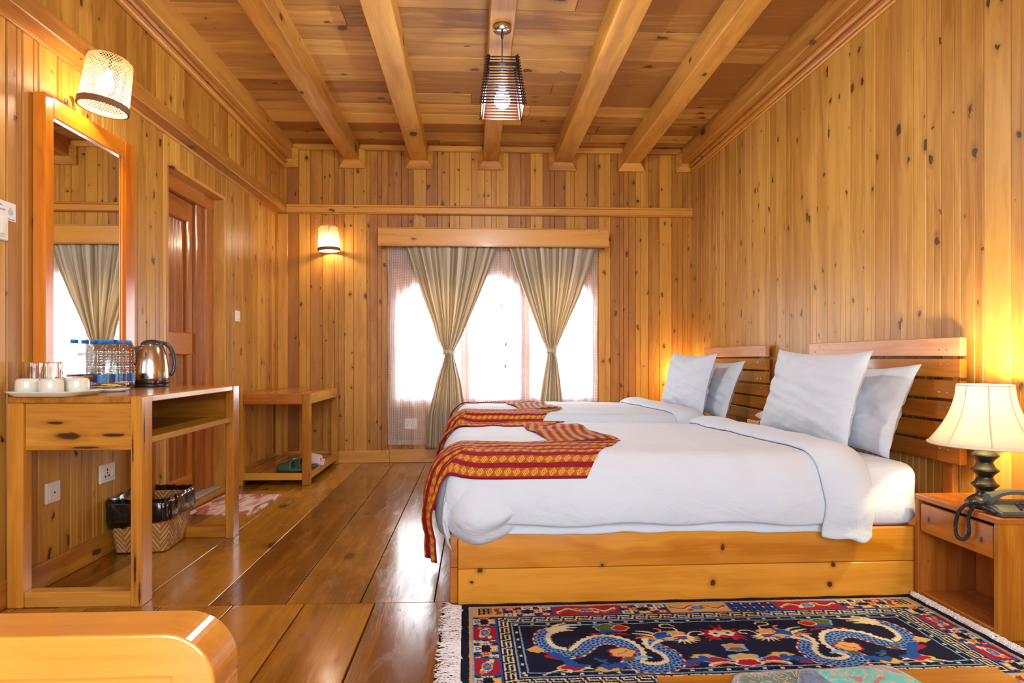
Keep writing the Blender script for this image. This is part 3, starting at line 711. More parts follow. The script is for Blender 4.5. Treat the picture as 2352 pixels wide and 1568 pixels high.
# notice card
yA = 2.503
mb = MB(); mb.box(XL+0.0005, XL+0.002, 2.30, yA, 1.478, 1.549, bev=0.0002); card = mb.build('notice_card', plain('white_card', (226, 220, 216), 0.6)); tag(card, 'small white printed notice card above the light switch', 'sign')
def text(body, size, p, mat, parent, rot):
    cu = bpy.data.curves.new('lettering', 'FONT'); cu.body = body; cu.size = size; cu.extrude = 0.0002; cu.align_x = 'RIGHT'
    o = bpy.data.objects.new('lettering', cu); COL.objects.link(o); cu.materials.append(mat)
    o.rotation_euler = rot; bpy.context.view_layer.update()
    me = bpy.data.meshes.new_from_object(o.evaluated_get(bpy.context.evaluated_depsgraph_get())); bpy.data.objects.remove(o)
    o = bpy.data.objects.new('lettering', me); COL.objects.link(o); o.rotation_euler = rot
    o.parent = parent; o.location = Vector(p)-Vector(parent['_o'])
    return o
INK = plain('dark_ink', (60, 60, 64), 0.7)
text('ther.', 0.011, (XL+0.0022, 2.436, 1.529), INK, card, (PI/2, 0, PI/2)); text('like this', 0.011, (XL+0.0022, 2.449, 1.512), INK, card, (PI/2, 0, PI/2)); text('Save the Lights', 0.006, (XL+0.0022, 2.497, 1.483), INK, card, (PI/2, 0, PI/2))
mb = MB()
def disc(y, z, ry, rz, x): mb.grid(20, 1, lambda u, v: (x, y+ry*v*math.cos(2*PI*u), z+rz*v*math.sin(2*PI*u)), closeu=True)
disc(2.476, 1.511, 0.013, 0.012, XL+0.0023); mb.build('card_emblem', plain('pale_blue_print', (150, 190, 214), 0.6), card)
mb = MB(); disc(2.474, 1.522, 0.006, 0.009, XL+0.0026); mb.build('card_emblem', plain('yellow_print', (232, 180, 84), 0.6), card)
mb = MB(); mb.lathe([(0, 0), (0.012, 0), (0.010, 0.006), (0, 0.007)], n=16, M=Matrix.Translation((XL, 2.80, 2.075)) @ Matrix.Rotation(PI/2, 4, 'Y')); tag(mb.build('wall_screw', METAL), 'small round screw cap on the wall between the mirror and the woven lamp', 'screw')

# tray with cups and glasses
ZD = 0.803
def rrect(hx, hy, r, n=8):
    P = []
    for (sx, sy, a0) in ((1, 1, 0), (-1, 1, 90), (-1, -1, 180), (1, -1, 270)):
        for i in range(n+1):
            a = math.radians(a0+90*i/n); P.append((sx*(hx-r)+r*math.cos(a), sy*(hy-r)+r*math.sin(a)))
    return P
PORC = plain('white_porcelain', (226, 226, 212), 0.15, coat=0.5)
tx, ty = -1.642, 2.508
mb = MB(); rr = rrect(0.138, 0.120, 0.06)
def ring(k, o_, z): return [(tx+p[0]*o_, ty+p[1]*o_, z) for p in rr]
lv = [(0.0, 0.006), (0.80, 0.006), (0.86, 0.007), (1.0, 0.02), (1.02, 0.021), (1.0, 0.017), (0.86, 0.001), (0.80, 0.0), (0.0, 0.0)]
mb.grid(len(rr), len(lv)-1, lambda u, v: ring(0, lv[int(round(v*(len(lv)-1)))][0], ZD+lv[int(round(v*(len(lv)-1)))][1])[int(round(u*len(rr))) % len(rr)], closeu=True)
tag(mb.build('serving_tray', PORC, origin=(tx, ty, ZD), fixn=True), 'white rounded tray with cups and glasses at the near end of the desk', 'tray')
cup = MB(); cup.lathe([(0, 0.060), (0.026, 0.060), (0.028, 0.063), (0.034, 0.062), (0.0385, 0.054), (0.0395, 0.050), (0.0405, 0.03), (0.041, 0.0), (0.038, 0.0), (0.0365, 0.05), (0.0, 0.055)], n=40)
def place(o, p, rz=0): o.location = p; o.rotation_euler = (0, 0, rz); return o
c0 = tag(cup.build('teacup', PORC, origin=(0, 0, 0)), 'white cup turned upside down on the tray, right of the two glasses', 'cup', 'white cups on the tray')
ZT = ZD+0.0065
place(c0, (-1.565, 2.515, ZT), 1.2)
for (x, y, rz, lab) in ((-1.615, 2.437, 0.1, 'white cup turned upside down on the tray, in front of the right-hand glass'), (-1.702, 2.437, 2.6, 'white cup turned upside down on the tray, leftmost of the cups'), (-1.63, 2.597, 1.7, 'white cup turned upside down on the tray, at the back')):
    c = dup(c0, label=lab); place(c, (x, y, ZT), rz)
gm = MB(); gm.lathe([(0, 0.004), (0.026, 0.004), (0.0275, 0.02), (0.0315, 0.118), (0.0335, 0.118), (0.0305, 0.0), (0, 0.0)], n=32)
# glasses stand upside down: flip profile
gm = MB(); gm.lathe([(0, 0.108), (0.025, 0.108), (0.027, 0.10), (0.0315, 0.0), (0.0335, 0.0), (0.0295, 0.112), (0.028, 0.118), (0, 0.118)], n=36)
gm = MB(); gm.lathe([(0, 0.010), (0.027, 0.010), (0.0295, 0.02), (0.0315, 0.122), (0.0325, 0.1255), (0.0342, 0.1255), (0.0345, 0.122), (0.032, 0.004), (0.028, 0.0), (0, 0.0)], n=48)
TG = NT('tumbler_glass'); TG.set(Base_Color=(0.97, 0.99, 0.98, 1), Roughness=0.0, IOR=1.45); TG.b.inputs['Transmission Weight'].default_value = 1.0; TUMB = TG.m
g0 = tag(gm.build('drinking_glass', TUMB, origin=(0, 0, 0)), 'clear drinking glass on the tray, left one of the pair', 'glass', 'glasses on the tray')
place(g0, (-1.735, 2.512, ZT)); g1 = dup(g0, label='clear drinking glass on the tray, right one of the pair'); g1.location = (-1.662, 2.514, ZT)
# saucer with sachets
mb = MB(); mb.lathe([(0, 0.004), (0.045, 0.004), (0.078, 0.016), (0.080, 0.014), (0.05, 0.0), (0, 0.0)], (-1.60, 2.79, ZD), 40)
tag(mb.build('saucer', PORC), 'small white saucer of tea and sugar sachets on the desk', 'plate')
for (x, y, z, rz, tl, c, lab) in ((-1.62, 2.83, 0.030, 0.5, 0.05, (196, 40, 34), 'red tea sachet at the back of the saucer'), (-1.645, 2.80, 0.027, -0.3, -0.05, (120, 52, 40), 'brown coffee sachet on the left side of the saucer'),
                                  (-1.58, 2.78, 0.028, 0.9, 0.1, (232, 216, 120), 'pale yellow sachet on the front of the saucer'), (-1.56, 2.82, 0.038, 0.2, -0.1, (240, 236, 220), 'white sachet on top of the other sachets'), (-1.60, 2.755, 0.023, 0.1, 0.0, (240, 200, 110), 'yellow sugar sachet at the front rim of the saucer')):
    mb = MB(); mb.grid(14, 10, lambda u, v: ((u-0.5)*0.085, (v-0.5)*0.05, 0.006*math.sin(PI*u)*math.sin(PI*v)+0.0012*math.sin(u*25+v*9)))
    mb.grid(14, 10, lambda u, v: ((u-0.5)*0.085, (v-0.5)*0.05, -0.003*math.sin(PI*u)*math.sin(PI*v)), flip=True)
    o = mb.build('sachet', plain('sachet_foil', c, 0.25, noise_amt=0.3), origin=(0, 0, 0)); tag(o, lab, 'sachet', 'sachets on the saucer'); o.location = (x, y, ZD+z); o.rotation_euler = (tl, tl, rz)
# water bottles
BOT = thin_glass('clear_bottle_plastic', (0.88, 0.92, 0.93), 0.5, 0.06)
prof = [(0, 0.004), (0.022, 0.0), (0.029, 0.006), (0.0305, 0.02)]
for i in range(40):
    z = 0.025+i*0.0038; r = 0.0302+0.0020*math.sin(z*2*PI/0.0155)-(0.004 if 0.11 < z < 0.125 else 0) if z > 0.075 else 0.0305
    prof.append((r, z))
prof += [(0.030, 0.18), (0.026, 0.196), (0.018, 0.207), (0.0125, 0.213), (0.012, 0.222)]
mb = MB(); mb.lathe(prof, n=28); b0 = mb.build('water_bottle', BOT, origin=(0, 0, 0))
mb = MB(); mb.lathe([(0.012, 0.214), (0.0152, 0.214), (0.0155, 0.230), (0.0145, 0.232), (0, 0.232)], n=28); mb.build('cap', plain('blue_cap', (28, 122, 206), 0.35), b0)
LBm = NT('blue_label'); tcn = LBm.node('ShaderNodeUVMap'); spx = LBm.node('ShaderNodeSeparateXYZ'); LBm.link(tcn.outputs[0], spx.inputs[0])
bu = LBm.math('FRACT', LBm.math('MULTIPLY', spx.outputs[0], 2.0)); base = LBm.mix(LBm.math('GREATER_THAN', bu, 0.5), lin((44, 62, 130)), lin((52, 130, 190)))
vb = LBm.node('ShaderNodeTexVoronoi', distance='CHEBYCHEV'); vv = LBm.node('ShaderNodeCombineXYZ'); LBm.link(LBm.math('MULTIPLY', spx.outputs[0], 34), vv.inputs[0]); LBm.link(LBm.math('MULTIPLY', spx.outputs[1], 4), vv.inputs[1]); LBm.link(vv.outputs[0], vb.inputs['Vector']); vb.inputs['Scale'].default_value = 1
sq = LBm.math('MULTIPLY', LBm.math('LESS_THAN', vb.outputs['Distance'], 0.22), LBm.math('GREATER_THAN', bu, 0.6)); LBm.set(Base_Color=LBm.mix(sq, base, lin((236, 140, 48))), Roughness=0.4)
mb = MB(); mb.grid(28, 1, lambda u, v: (0.0312*math.cos(2*PI*u), 0.0312*math.sin(2*PI*u), 0.036+0.036*v), closeu=True); mb.build('label', LBm.m, b0)
tag(b0, 'clear water bottle with a blue cap on the desk, nearest and leftmost of the bottles', 'bottle', 'water bottles by the mirror')
b0.location = (-1.70, 2.90, ZD)
for (x, y, rz, lab) in ((-1.703, 2.972, 1.2, 'clear water bottle with a blue cap, second of the bottles from the left'), (-1.70, 3.045, 2.5, 'clear water bottle with a blue cap, third of the bottles from the left'), (-1.70, 3.117, 4.1, 'clear water bottle with a blue cap, rightmost bottle beside the kettle')):
    b = dup(b0, label=lab); b.location = (x, y, ZD); b.rotation_euler[2] = rz
# kettle
kx, ky = -1.668, 3.275
root = thing('electric_kettle', (kx, ky, ZD), 'brushed steel electric kettle with black base and handle on the desk', 'kettle')
mb = MB(); mb.lathe([(0.0, 0.03), (0.078, 0.03), (0.081, 0.045), (0.080, 0.08), (0.076, 0.12), (0.070, 0.155), (0.062, 0.185), (0.052, 0.21), (0.046, 0.218)], (kx, ky, ZD), 48)
KM = plain('kettle_steel', (206, 196, 184), 0.17, 1.0)
mb.build('body', KM, root)
mb = MB(); mb.lathe([(0, 0), (0.080, 0), (0.082, 0.004), (0.082, 0.013), (0.079, 0.014), (0.079, 0.017), (0.0825, 0.018), (0.082, 0.034), (0.078, 0.036), (0, 0.036)], (kx, ky, ZD), 48); mb.build('base', plain('kettle_black', (30, 30, 32), 0.3), root)
mb = MB(); mb.lathe([(0.049, 0.214), (0.050, 0.220), (0.046, 0.226), (0.03, 0.238), (0.012, 0.242), (0, 0.242)], (kx, ky, ZD), 40); mb.build('lid', plain('kettle_lid', (52, 52, 54), 0.3), root)
mb = MB(); d = Vector((0.80, 0.60, 0)).normalized(); c = Vector((kx, ky, ZD))
pts = [c+d*0.035+Vector((0, 0, 0.226)), c+d*0.062+Vector((0, 0, 0.224)), c+d*0.085+Vector((0, 0, 0.205)), c+d*0.102+Vector((0, 0, 0.165)), c+d*0.108+Vector((0, 0, 0.12)), c+d*0.102+Vector((0, 0, 0.08)), c+d*0.086+Vector((0, 0, 0.056))]
sm = []
for i in range(len(pts)-1):
    for t in (0, 0.5): sm.append(pts[i].lerp(pts[i+1], t))
sm.append(pts[-1]); mb.tube(sm, [0.010]*4+[0.011]*6+[0.009]*(len(sm)-10), 10); mb.build('handle', plain('kettle_handle', (58, 56, 54), 0.3), root)
mb = MB(); e = Vector((-0.80, -0.60, 0)).normalized(); s = Vector((-e.y, e.x, 0))
A = [c+e*0.05+s*0.03+Vector((0, 0, 0.212)), c+e*0.05-s*0.03+Vector((0, 0, 0.212)), c+e*0.094+Vector((0, 0, 0.20)), c+e*0.072+Vector((0, 0, 0.145)), c+e*0.035+s*0.01+Vector((0, 0, 0.145)), c+e*0.035-s*0.01+Vector((0, 0, 0.145))]
mb.add(A, [(0, 1, 2), (0, 2, 3), (1, 3, 2), (0, 3, 4), (1, 5, 3), (0, 4, 5, 1)]); mb.build('spout', KM, root, fixn=True)
mb = MB(); f = Vector((0.62, -0.78, 0)); g = Vector((0.78, 0.62, 0))
for k in (-1, 1): mb.box(-0.004, 0.004, -0.001, 0.001, -0.006, 0.006, bev=0.0008, M=Matrix.Translation(c+f*0.083+g*(0.012*k)+Vector((0, 0, 0.026))) @ Matrix.Rotation(math.atan2(f.x, -f.y), 4, 'Z'))
mb.build('marking', plain('red_marking', (206, 62, 44), 0.4), root)

# ------------------------------------------------------------------ waste basket
bx, by = -1.645, 3.245
Mb = Matrix.Translation((bx, by, 0)) @ Matrix.Rotation(math.radians(4), 4, 'Z')
root = thing('waste_basket', (bx, by, 0), 'woven bamboo waste basket with a black bin liner under the desk', 'basket')
rb0 = rrect(0.5, 0.5, 0.12, 6); rb = []
for i_ in range(len(rb0)):
    p_, q_ = Vector(rb0[i_]), Vector(rb0[(i_+1) % len(rb0)]); k_ = 8 if (q_-p_).length > 0.3 else 1
    rb += [tuple(p_.lerp(q_, t_/k_)) for t_ in range(k_)]
bcum = [0.0]
for i_ in range(1, len(rb)): bcum.append(bcum[-1]+(Vector(rb[i_])-Vector(rb[i_-1])).length/3.8)
N = NT('bamboo_herringbone'); uv = N.node('ShaderNodeUVMap'); mp = N.vmul(uv.outputs[0], (1, 1, 1)); sp = N.node('ShaderNodeSeparateXYZ'); N.link(mp, sp.inputs[0])
a_ = N.math('MULTIPLY', sp.outputs[0], 24); b_ = N.math('MULTIPLY', sp.outputs[1], 9)
zig = N.math('ABSOLUTE', N.math('SUBTRACT', N.math('FRACT', N.math('MULTIPLY', a_, 0.5)), 0.5)); st = N.math('FRACT', N.math('ADD', b_, N.math('MULTIPLY', zig, 4.0)))
br = N.math('MULTIPLY', N.sstep(st, 0.0, 0.25), N.math('SUBTRACT', 1.0, N.sstep(st, 0.75, 1.0)))
cl = N.node('ShaderNodeCombineXYZ'); N.link(N.math('FLOOR', N.math('MULTIPLY', a_, 1.0)), cl.inputs[0]); N.link(N.math('FLOOR', N.math('ADD', b_, N.math('MULTIPLY', zig, 4.0))), cl.inputs[1])
wn_ = N.node('ShaderNodeTexWhiteNoise'); N.link(cl.outputs[0], wn_.inputs[0])
colr = N.mix(wn_.outputs[0], lin((204, 154, 90)), lin((154, 100, 46))); N.set(Base_Color=N.mix(br, lin((128, 82, 38)), colr), Roughness=0.5); N.bump(br, 0.6, 0.004)
BAM = N.m
mb = MB()
lv = [(0.24, 0.0), (0.245, 0.02), (0.262, 0.10), (0.272, 0.19), (0.268, 0.235), (0.26, 0.235), (0.25, 0.05), (0.0, 0.01), (0.24, 0.0)]
mb.grid(len(rb), len(lv)-1, lambda u, v: (lambda L_: (rb[int(round(u*len(rb))) % len(rb)][0]*L_[0]*1.0, rb[int(round(u*len(rb))) % len(rb)][1]*L_[0]*1.25, L_[1]+0.006))(lv[int(round(v*(len(lv)-1)))]), closeu=True, uvf=lambda u, v: (bcum[int(round(u*len(rb))) % len(rb)], lv[int(round(v*(len(lv)-1)))][1]/0.24), M=Mb)
mb.build('basket_body', BAM, root)
mb = MB()
def linf(u, v):
    i = int(round(u*len(rb)*3)); k = (i//3) % len(rb); t = (i % 3)/3; p = Vector(rb[k]).lerp(Vector(rb[(k+1) % len(rb)]), t)
    L_ = [(0.225, 0.10), (0.262, 0.20), (0.276, 0.262), (0.286, 0.268), (0.30, 0.245), (0.292, 0.20), (0.30, 0.165), (0.285, 0.145+0.02*math.sin(u*9))][int(round(v*7))]
    nz = noise.noise(Vector((u*40, v*5, 1)))*0.012+noise.noise(Vector((u*90, v*9, 4)))*0.006
    return (p.x*(L_[0]+nz), p.y*(L_[0]+nz)*1.25, L_[1]+nz*0.9)
mb.grid(len(rb)*3, 7, linf, closeu=True, M=Mb)
o = mb.build('bin_liner', plain('black_film', (16, 15, 16), 0.16, coat=0.6, bump=(60, 0.5, 0.004)), root); mod_solid(o, 0.0015, 0)

# door mat: printed soft swirls
N = NT('printed_mat'); tc = N.node('ShaderNodeTexCoord'); nz = N.noise(N.vmul(tc.outputs['Object'], (9, 2.2, 1)), 1, 3, 0.5, 1.5)
N.set(Base_Color=N.ramp(nz, [(0.28, lin((110, 52, 48))), (0.42, lin((198, 120, 92))), (0.52, lin((236, 220, 206))), (0.6, lin((206, 150, 130))), (0.72, lin((130, 74, 66)))]), Roughness=0.7)
mb = MB(); P = rrect(0.20, 0.275, 0.03, 6); mb.prism([(p[0], p[1]) for p in P], 0.006, 'z', 0.0005, M=Matrix.Translation((-1.545, 4.10, 0)) @ Matrix.Rotation(math.radians(-3), 4, 'Z'))
tag(mb.build('door_mat', N.m, fixn=True), 'small pink and cream swirl printed mat on the floor at the door', 'mat')

# ------------------------------------------------------------------ luggage bench, slippers
root = thing('luggage_bench', (-1.52, 5.18, 0), 'two-tier slatted pine luggage bench in the back left corner', 'bench')
BX0, BX1, BY0, BY1 = XL+0.012, -1.235, 4.685, YB-0.03
def bp(name, boxes, mat=FURN, bev=0.003):
    mb = MB()
    for b in boxes: mb.box(*b, bev=bev)
    return mb.build(name, mat, root)
for (x, y) in ((BX1-0.057, BY0), (BX0, BY0), (BX1-0.057, BY1-0.057), (BX0, BY1-0.057)): bp('leg', [(x, x+0.057, y, y+0.057, 0, 0.684, 'z')])
bp('top_rail', [(BX0+0.057, BX1-0.057, BY0+0.004, BY0+0.03, 0.605, 0.684, 'x')], FURN_D); bp('top_rail', [(BX0+0.057, BX1-0.057, BY1-0.03, BY1-0.004, 0.605, 0.684, 'x')])
bp('top_rail', [(BX1-0.026, BX1-0.002, BY0+0.057, BY1-0.057, 0.605, 0.684, 'y')]); bp('top_rail', [(BX0, BX0+0.026, BY0+0.057, BY1-0.057, 0.605, 0.684, 'y')])
bp('shelf_rail', [(BX0+0.057, BX1-0.057, BY0+0.004, BY0+0.03, 0.04, 0.092, 'x')]); bp('shelf_rail', [(BX0+0.057, BX1-0.057, BY1-0.03, BY1-0.004, 0.04, 0.092, 'x')])
bp('shelf_rail', [(BX1-0.026, BX1-0.002, BY0+0.057, BY1-0.057, 0.04, 0.092, 'y')]); bp('shelf_rail', [(BX0, BX0+0.026, BY0+0.057, BY1-0.057, 0.04, 0.092, 'y')])
n = 6; w = (BX1-BX0-0.06)/n
for k in range(n): bp('slat', [(BX0+0.03+k*w+0.005, BX0+0.03+(k+1)*w-0.005, BY0+0.03, BY1-0.03, 0.664, 0.682, 'y')])
n = 4; w = (BX1-BX0-0.06)/n
for k in range(n): bp('shelf_slat', [(BX0+0.03+k*w+0.006, BX0+0.03+(k+1)*w-0.006, BY0+0.03, BY1-0.03, 0.068, 0.086, 'y')], FURN_D)
def slipper(name, mat, label, loc, rz, group, L=0.26, Wd=0.10, hb=0.075, mat2=None):
    Ms = Matrix.Translation(loc) @ Matrix.Rotation(rz, 4, 'Z'); mb = MB()
    def half(t): return Wd/2*(0.80+0.22*math.sin((t-0.05)*PI*1.05)+0.06*(t > 0.6)*(t-0.6))*math.sqrt(max(0.0, 1-abs(2*t-1)**5))
    def fn(u, v):
        t = v; a = 2*PI*u; hx = half(t)
        cx_, cz_ = math.cos(a), math.sin(a)
        sx = math.copysign(abs(cx_)**0.5, cx_); sz = math.copysign(abs(cz_)**0.6, cz_)
        return (hx*sx, (t-0.5)*L, 0.016+0.015*sz+(0.012*(1-t)**2)+0.014*max(0, t-0.85)*6*0.15)
    mb.grid(24, 24, fn, closeu=True, M=Ms)
    o = mb.build(name, mat, origin=loc); tag(o, label, 'slipper', group)
    mb = MB()
    def st(u, v):
        t = 0.50+0.38*v-0.10*abs(2*u-1)*(0.5-v); a = PI*u; hx = half(t)+0.004; H = hb*(1-0.35*v)
        return (-hx*math.copysign(abs(math.cos(a))**0.7, math.cos(a)), (t-0.5)*L, 0.012+H*math.sin(a)**0.75)
    mb.grid(20, 8, st, M=Ms); s_ = mb.build('strap', mat2 or mat, o); mod_solid(s_, 0.005, 0)
GR = plain('dark_green_foam', (62, 82, 62), 0.6); PK = plain('pale_pink_foam', (214, 186, 182), 0.6)
ZS = 0.0865
slipper('slipper', GR, 'dark green foam slide on the bench shelf, in front', (-1.385, 4.775, ZS), math.radians(82), 'green slides')
slipper('slipper', GR, 'dark green foam slide on the bench shelf, partly behind the bench leg', (-1.355, 4.90, ZS), math.radians(86), 'green slides')
slipper('slipper', PK, 'pale pink slipper on the bench shelf behind the green slides', (-1.345, 5.04, ZS), math.radians(-88), 'pink slippers')
slipper('slipper', PK, 'pale pink slipper on the bench shelf, furthest from the green slides', (-1.37, 5.17, ZS), math.radians(-80), 'pink slippers')

# ------------------------------------------------------------------ beds
BO = Vector((-0.067, 2.392, 0)); BR = math.radians(0.9)
MBED = Matrix.Translation(BO) @ Matrix.Rotation(BR, 4, 'Z')
BL, BW = 2.03, 1.13
root = thing('bed', tuple(BO), 'near single bed frame of varnished pine planks with slatted headboard', 'bed', 'pine twin beds')
SIDE = wood('bed_side_pine', (220, 152, 50), (182, 110, 20), 0.25, 0.0, coat=0.4, tone=0.2, spots=[
    ((0.085, 0.0, 0.132), (0.012, 0.05, 0.010)), ((0.56, 0.0, 0.143), (0.010, 0.05, 0.008)), ((1.04, 0.015, 0.205), (0.008, 0.05, 0.014)), ((1.00, 0.015, 0.065), (0.012, 0.05, 0.014)),
    ((1.49, 0.02, 0.128), (0.010, 0.05, 0.009)), ((1.475, 0.02, 0.05), (0.012, 0.05, 0.012)), ((0.052, 0.0, 0.088), (0.008, 0.05, 0.006))])
def bpart(name, boxes, mat=SIDE, M=MBED, bev=0.003):
    mb = MB()
    for b in boxes: mb.box(*b, bev=bev, M=M)
    return mb.build(name, mat, root)
bpart('side_board', [(0, BL, 0, 0.025, 0.0, 0.136, 'x'), (0, BL, 0.001, 0.025, 0.138, 0.272, 'x')])
bpart('side_board', [(0, BL, BW-0.025, BW, 0.0, 0.136, 'x'), (0, BL, BW-0.025, BW-0.001, 0.138, 0.272, 'x')])
bpart('foot_board', [(-0.032, 0, 0.022, BW, 0.0, 0.136, 'y'), (-0.032, 0, 0.022, BW, 0.138, 0.268, 'y')], FURN_D)
bpart('base_board', [(0.01, BL, 0.026, BW-0.026, 0.22, 0.262, 'x')], FURN_D)
HBX = 1.952
for k in range(6):
    z = 0.516+k*0.0885
    bpart('headboard_slat', [(HBX, HBX+0.03, 2.425, 3.56, z, z+0.077, 'y')], wood('headboard_pine', (204, 138, 50), (154, 88, 20), 0.3, 0.08, coat=0.3) if k < 1 else (bpy.data.materials['headboard_pine'] if k < 5 else wood('pale_slat_pine', (214, 156, 112), (180, 112, 66), 0.4, 0.2)), M=None)  # top slat in a paler, pinker tone than the rest
for y in (2.50, 3.43): bpart('headboard_post', [(HBX+0.03, HBX+0.055, y, y+0.06, 0.2, 1.03, 'z')], FURN_D, M=None)
for k in range(6):
    for y in (2.49, 2.535, 3.445, 3.49):
        mb = MB(); mb.lathe([(0, 0), (0.005, 0), (0.004, 0.0015), (0, 0.002)], n=8, M=Matrix.Translation((HBX, y+0.004*(k % 2), 0.516+k*0.0885+0.025+0.028*((k+int(y*100)) % 2))) @ Matrix.Rotation(-PI/2, 4, 'Y'))
        mb.build('screw', METAL, root)
bed = root
DY = 1.685; DXF = -0.0
bed2 = dup(bed, (DXF, DY, 0), 'far single bed frame of varnished pine with slatted headboard, beyond the near bed')

LINEN = NT('white_linen'); tc = LINEN.node('ShaderNodeTexCoord'); n1 = LINEN.noise(LINEN.vmul(tc.outputs['Object'], (5, 7, 7)), 1, 4, 0.6, 0.6)
LINEN.set(Base_Color=(*lin((202, 212, 225)), 1), Roughness=0.85); LINEN.b.inputs['Sheen Weight'].default_value = 0.15; LINEN.bump(n1, 0.6, 0.018); LINEN = LINEN.m
def nz(x, y, z=0.0, s=1.0): return noise.noise(Vector((x*s, y*s, z*s+3.1)))
# mattress in a fitted sheet
def puff(mb, x0, x1, y0, y1, z0, z1, r, nx=60, ny=40, M=None, amp=0.004):
    """rounded box as a closed skin"""
    cx, cy, cz = (x0+x1)/2, (y0+y1)/2, (z0+z1)/2; hx, hy, hz = (x1-x0)/2, (y1-y0)/2, (z1-z0)/2
    def sd(c): return Vector((max(-(hx-r), min(hx-r, c.x)), max(-(hy-r), min(hy-r, c.y)), max(-(hz-r), min(hz-r, c.z))))
    for ax, sg in ((0, 1), (0, -1), (1, 1), (1, -1), (2, 1), (2, -1)):
        o = [a for a in range(3) if a != ax]; h = (hx, hy, hz)
        nn = [max(6, int(2*h[a]/0.035)) for a in o]
        def fn(u, v):
            c = Vector((0, 0, 0)); c[ax] = sg*h[ax]; c[o[0]] = (2*u-1)*h[o[0]]; c[o[1]] = (2*v-1)*h[o[1]]
            q = sd(c); d = c-q
            if d.length > 1e-6: c = q+d.normalized()*r
            w = nz(c.x*4, c.y*6, c.z*9)*amp
            return Vector((cx, cy, cz))+c+(d.normalized() if d.length > 0 else Vector((0, 0, 1)))*w
        mb.grid(nn[0], nn[1], fn, flip=(sg > 0) != (ax == 1), M=M)
mb = MB(); puff(mb, 0.03, 1.875, 0.02, BW-0.03, 0.263, 0.523, 0.06, M=MBED @ Matrix.Identity(4), amp=0.006)
mt = mb.build('mattress', LINEN, fixn=False); tag(mt, 'mattress in a white fitted sheet on the near bed', 'mattress', 'white mattresses')
# sheet tucked up to the headboard end
dup(mt, (DXF, DY, 0), 'mattress in a white fitted sheet on the far bed')

# duvet: a sheet mapped over the foot end and both long sides
XE, YE, YE2, TOP, RD = -0.075, -0.030, BW+0.03, 0.578, 0.085
def edge(a, r):
    if a >= r*PI/2: return (r+(a-r*PI/2), 0.0)
    if a >= 0: t = (r*PI/2-a)/r; return (r-r*math.sin(t), r-r*math.cos(t))
    return (0.0, r-a)
def duv(a, b, off=0.0, wr=1.0):
    """a: path from the foot edge along the bed (0 = start of the vertical fall); b: path across (0 = near side fall start)"""
    ra = 0.11; rb_ = 0.085
    ex, dza = edge(a, ra-off if False else ra)
    Wt = YE2-YE
    full = Wt-2*rb_+rb_*PI
    if b < full/2: ey, dzb = edge(b, rb_); y = YE+ey; sy = -1
    else: ey, dzb = edge(full-b, rb_); y = YE2-ey; sy = 1
    x = XE+ex
    # soften the plan corner
    R = 0.16
    dx_ = max(0.0, R-(x-XE)); dy_ = max(0.0, R-(y-YE if sy < 0 else YE2-y))
    if dx_ > 0 and dy_ > 0:
        l = math.hypot(dx_, dy_); k = max(dx_, dy_)/l
        x = XE+R-dx_*k*1.0; 
        if sy < 0: y = YE+R-dy_*k
        else: y = YE2-R+dy_*k
    dz = (dza**3+dzb**3)**(1/3)
    ny = sy*min(1, dzb/rb_)*0.9; nx = -min(1, dza/ra)*0.9; nzv = max(0.0, 1-dz/0.1)
    n = Vector((nx, ny, nzv+0.05)).normalized()
    w = 0.008*nz(a*3, b*5, 0.3)+0.005*nz(a*8, b*6, 7)-0.006*abs(nz(a*4+b*3, b*4-a*2, 11))**0.5
    side = min(1, max(dza/ra, dzb/rb_))
    w += side*(0.016*nz(a*5+b*1.5, 0.3, 2)-0.012*max(0, nz(a*9+b*3, 1.1, 6))+0.010*nz(b*6, 0.7, 5)*(dza > 0))
    sag = min(1, dzb/0.25)*0.03*math.sin(min(1, dzb/0.28)*PI) + min(1.0, dza/0.3)*0.035*math.sin(min(1, dza/0.34)*PI)
    p = Vector((x, y, TOP-dz))+n*(w*wr+sag+off)
    p.z += 0.012*math.sin((y-YE)/Wt*PI)*(0.4+0.6*min(1, max(0, x+0.1)/0.3)) - 0.012*min(1, max(0, x-1.0)/0.6)
    return p
FULLB = (YE2-YE)-2*0.085+0.085*PI
def duvet_sheet(mb, a0, a1, b0, b1, off, na, nb, hang=None):
    def fn(u, v):
        a = a0+(a1-a0)*u; b = b0+(b1-b0)*v
        if hang: a, b = hang(a, b)
        return duv(a, b, off)
    mb.grid(na, nb, fn, M=MBED, flip=False, uvf=lambda u, v: (a0+(a1-a0)*u, b0+(b1-b0)*v))
mb = MB()
def hang(a, b):
    # the hem drops further at the foot corners
    if b < 0: b = b*(1+0.04*math.sin(a*14))
    return a, b
duvet_sheet(mb, -0.215, 1.60, -0.185, FULLB+0.16, 0.0, 110, 90, hang)
dv = mb.build('duvet', LINEN); tag(dv, 'white duvet smoothed over the near bed and hanging over its foot and side', 'duvet', 'white duvets'); mod_solid(dv, 0.014, 0); mod_subsurf(dv)
# lower quilt layer peeping out below the duvet hem, a part of the duvet
mb = MB()
def fn(u, v):
    a = 0.26+(1.70-0.26)*u; p = duv(a, -0.14-0.085*v, -0.008-0.006*v); p.y += 0.010*math.sin(v*PI)+0.012*v; p.z += 0.012*nz(a*7, 1, v*2)*v
    return p
mb.grid(60, 8, fn, M=MBED); ql = mb.build('quilt_edge', LINEN, dv); mod_solid(ql, 0.02, 0); mod_subsurf(ql)
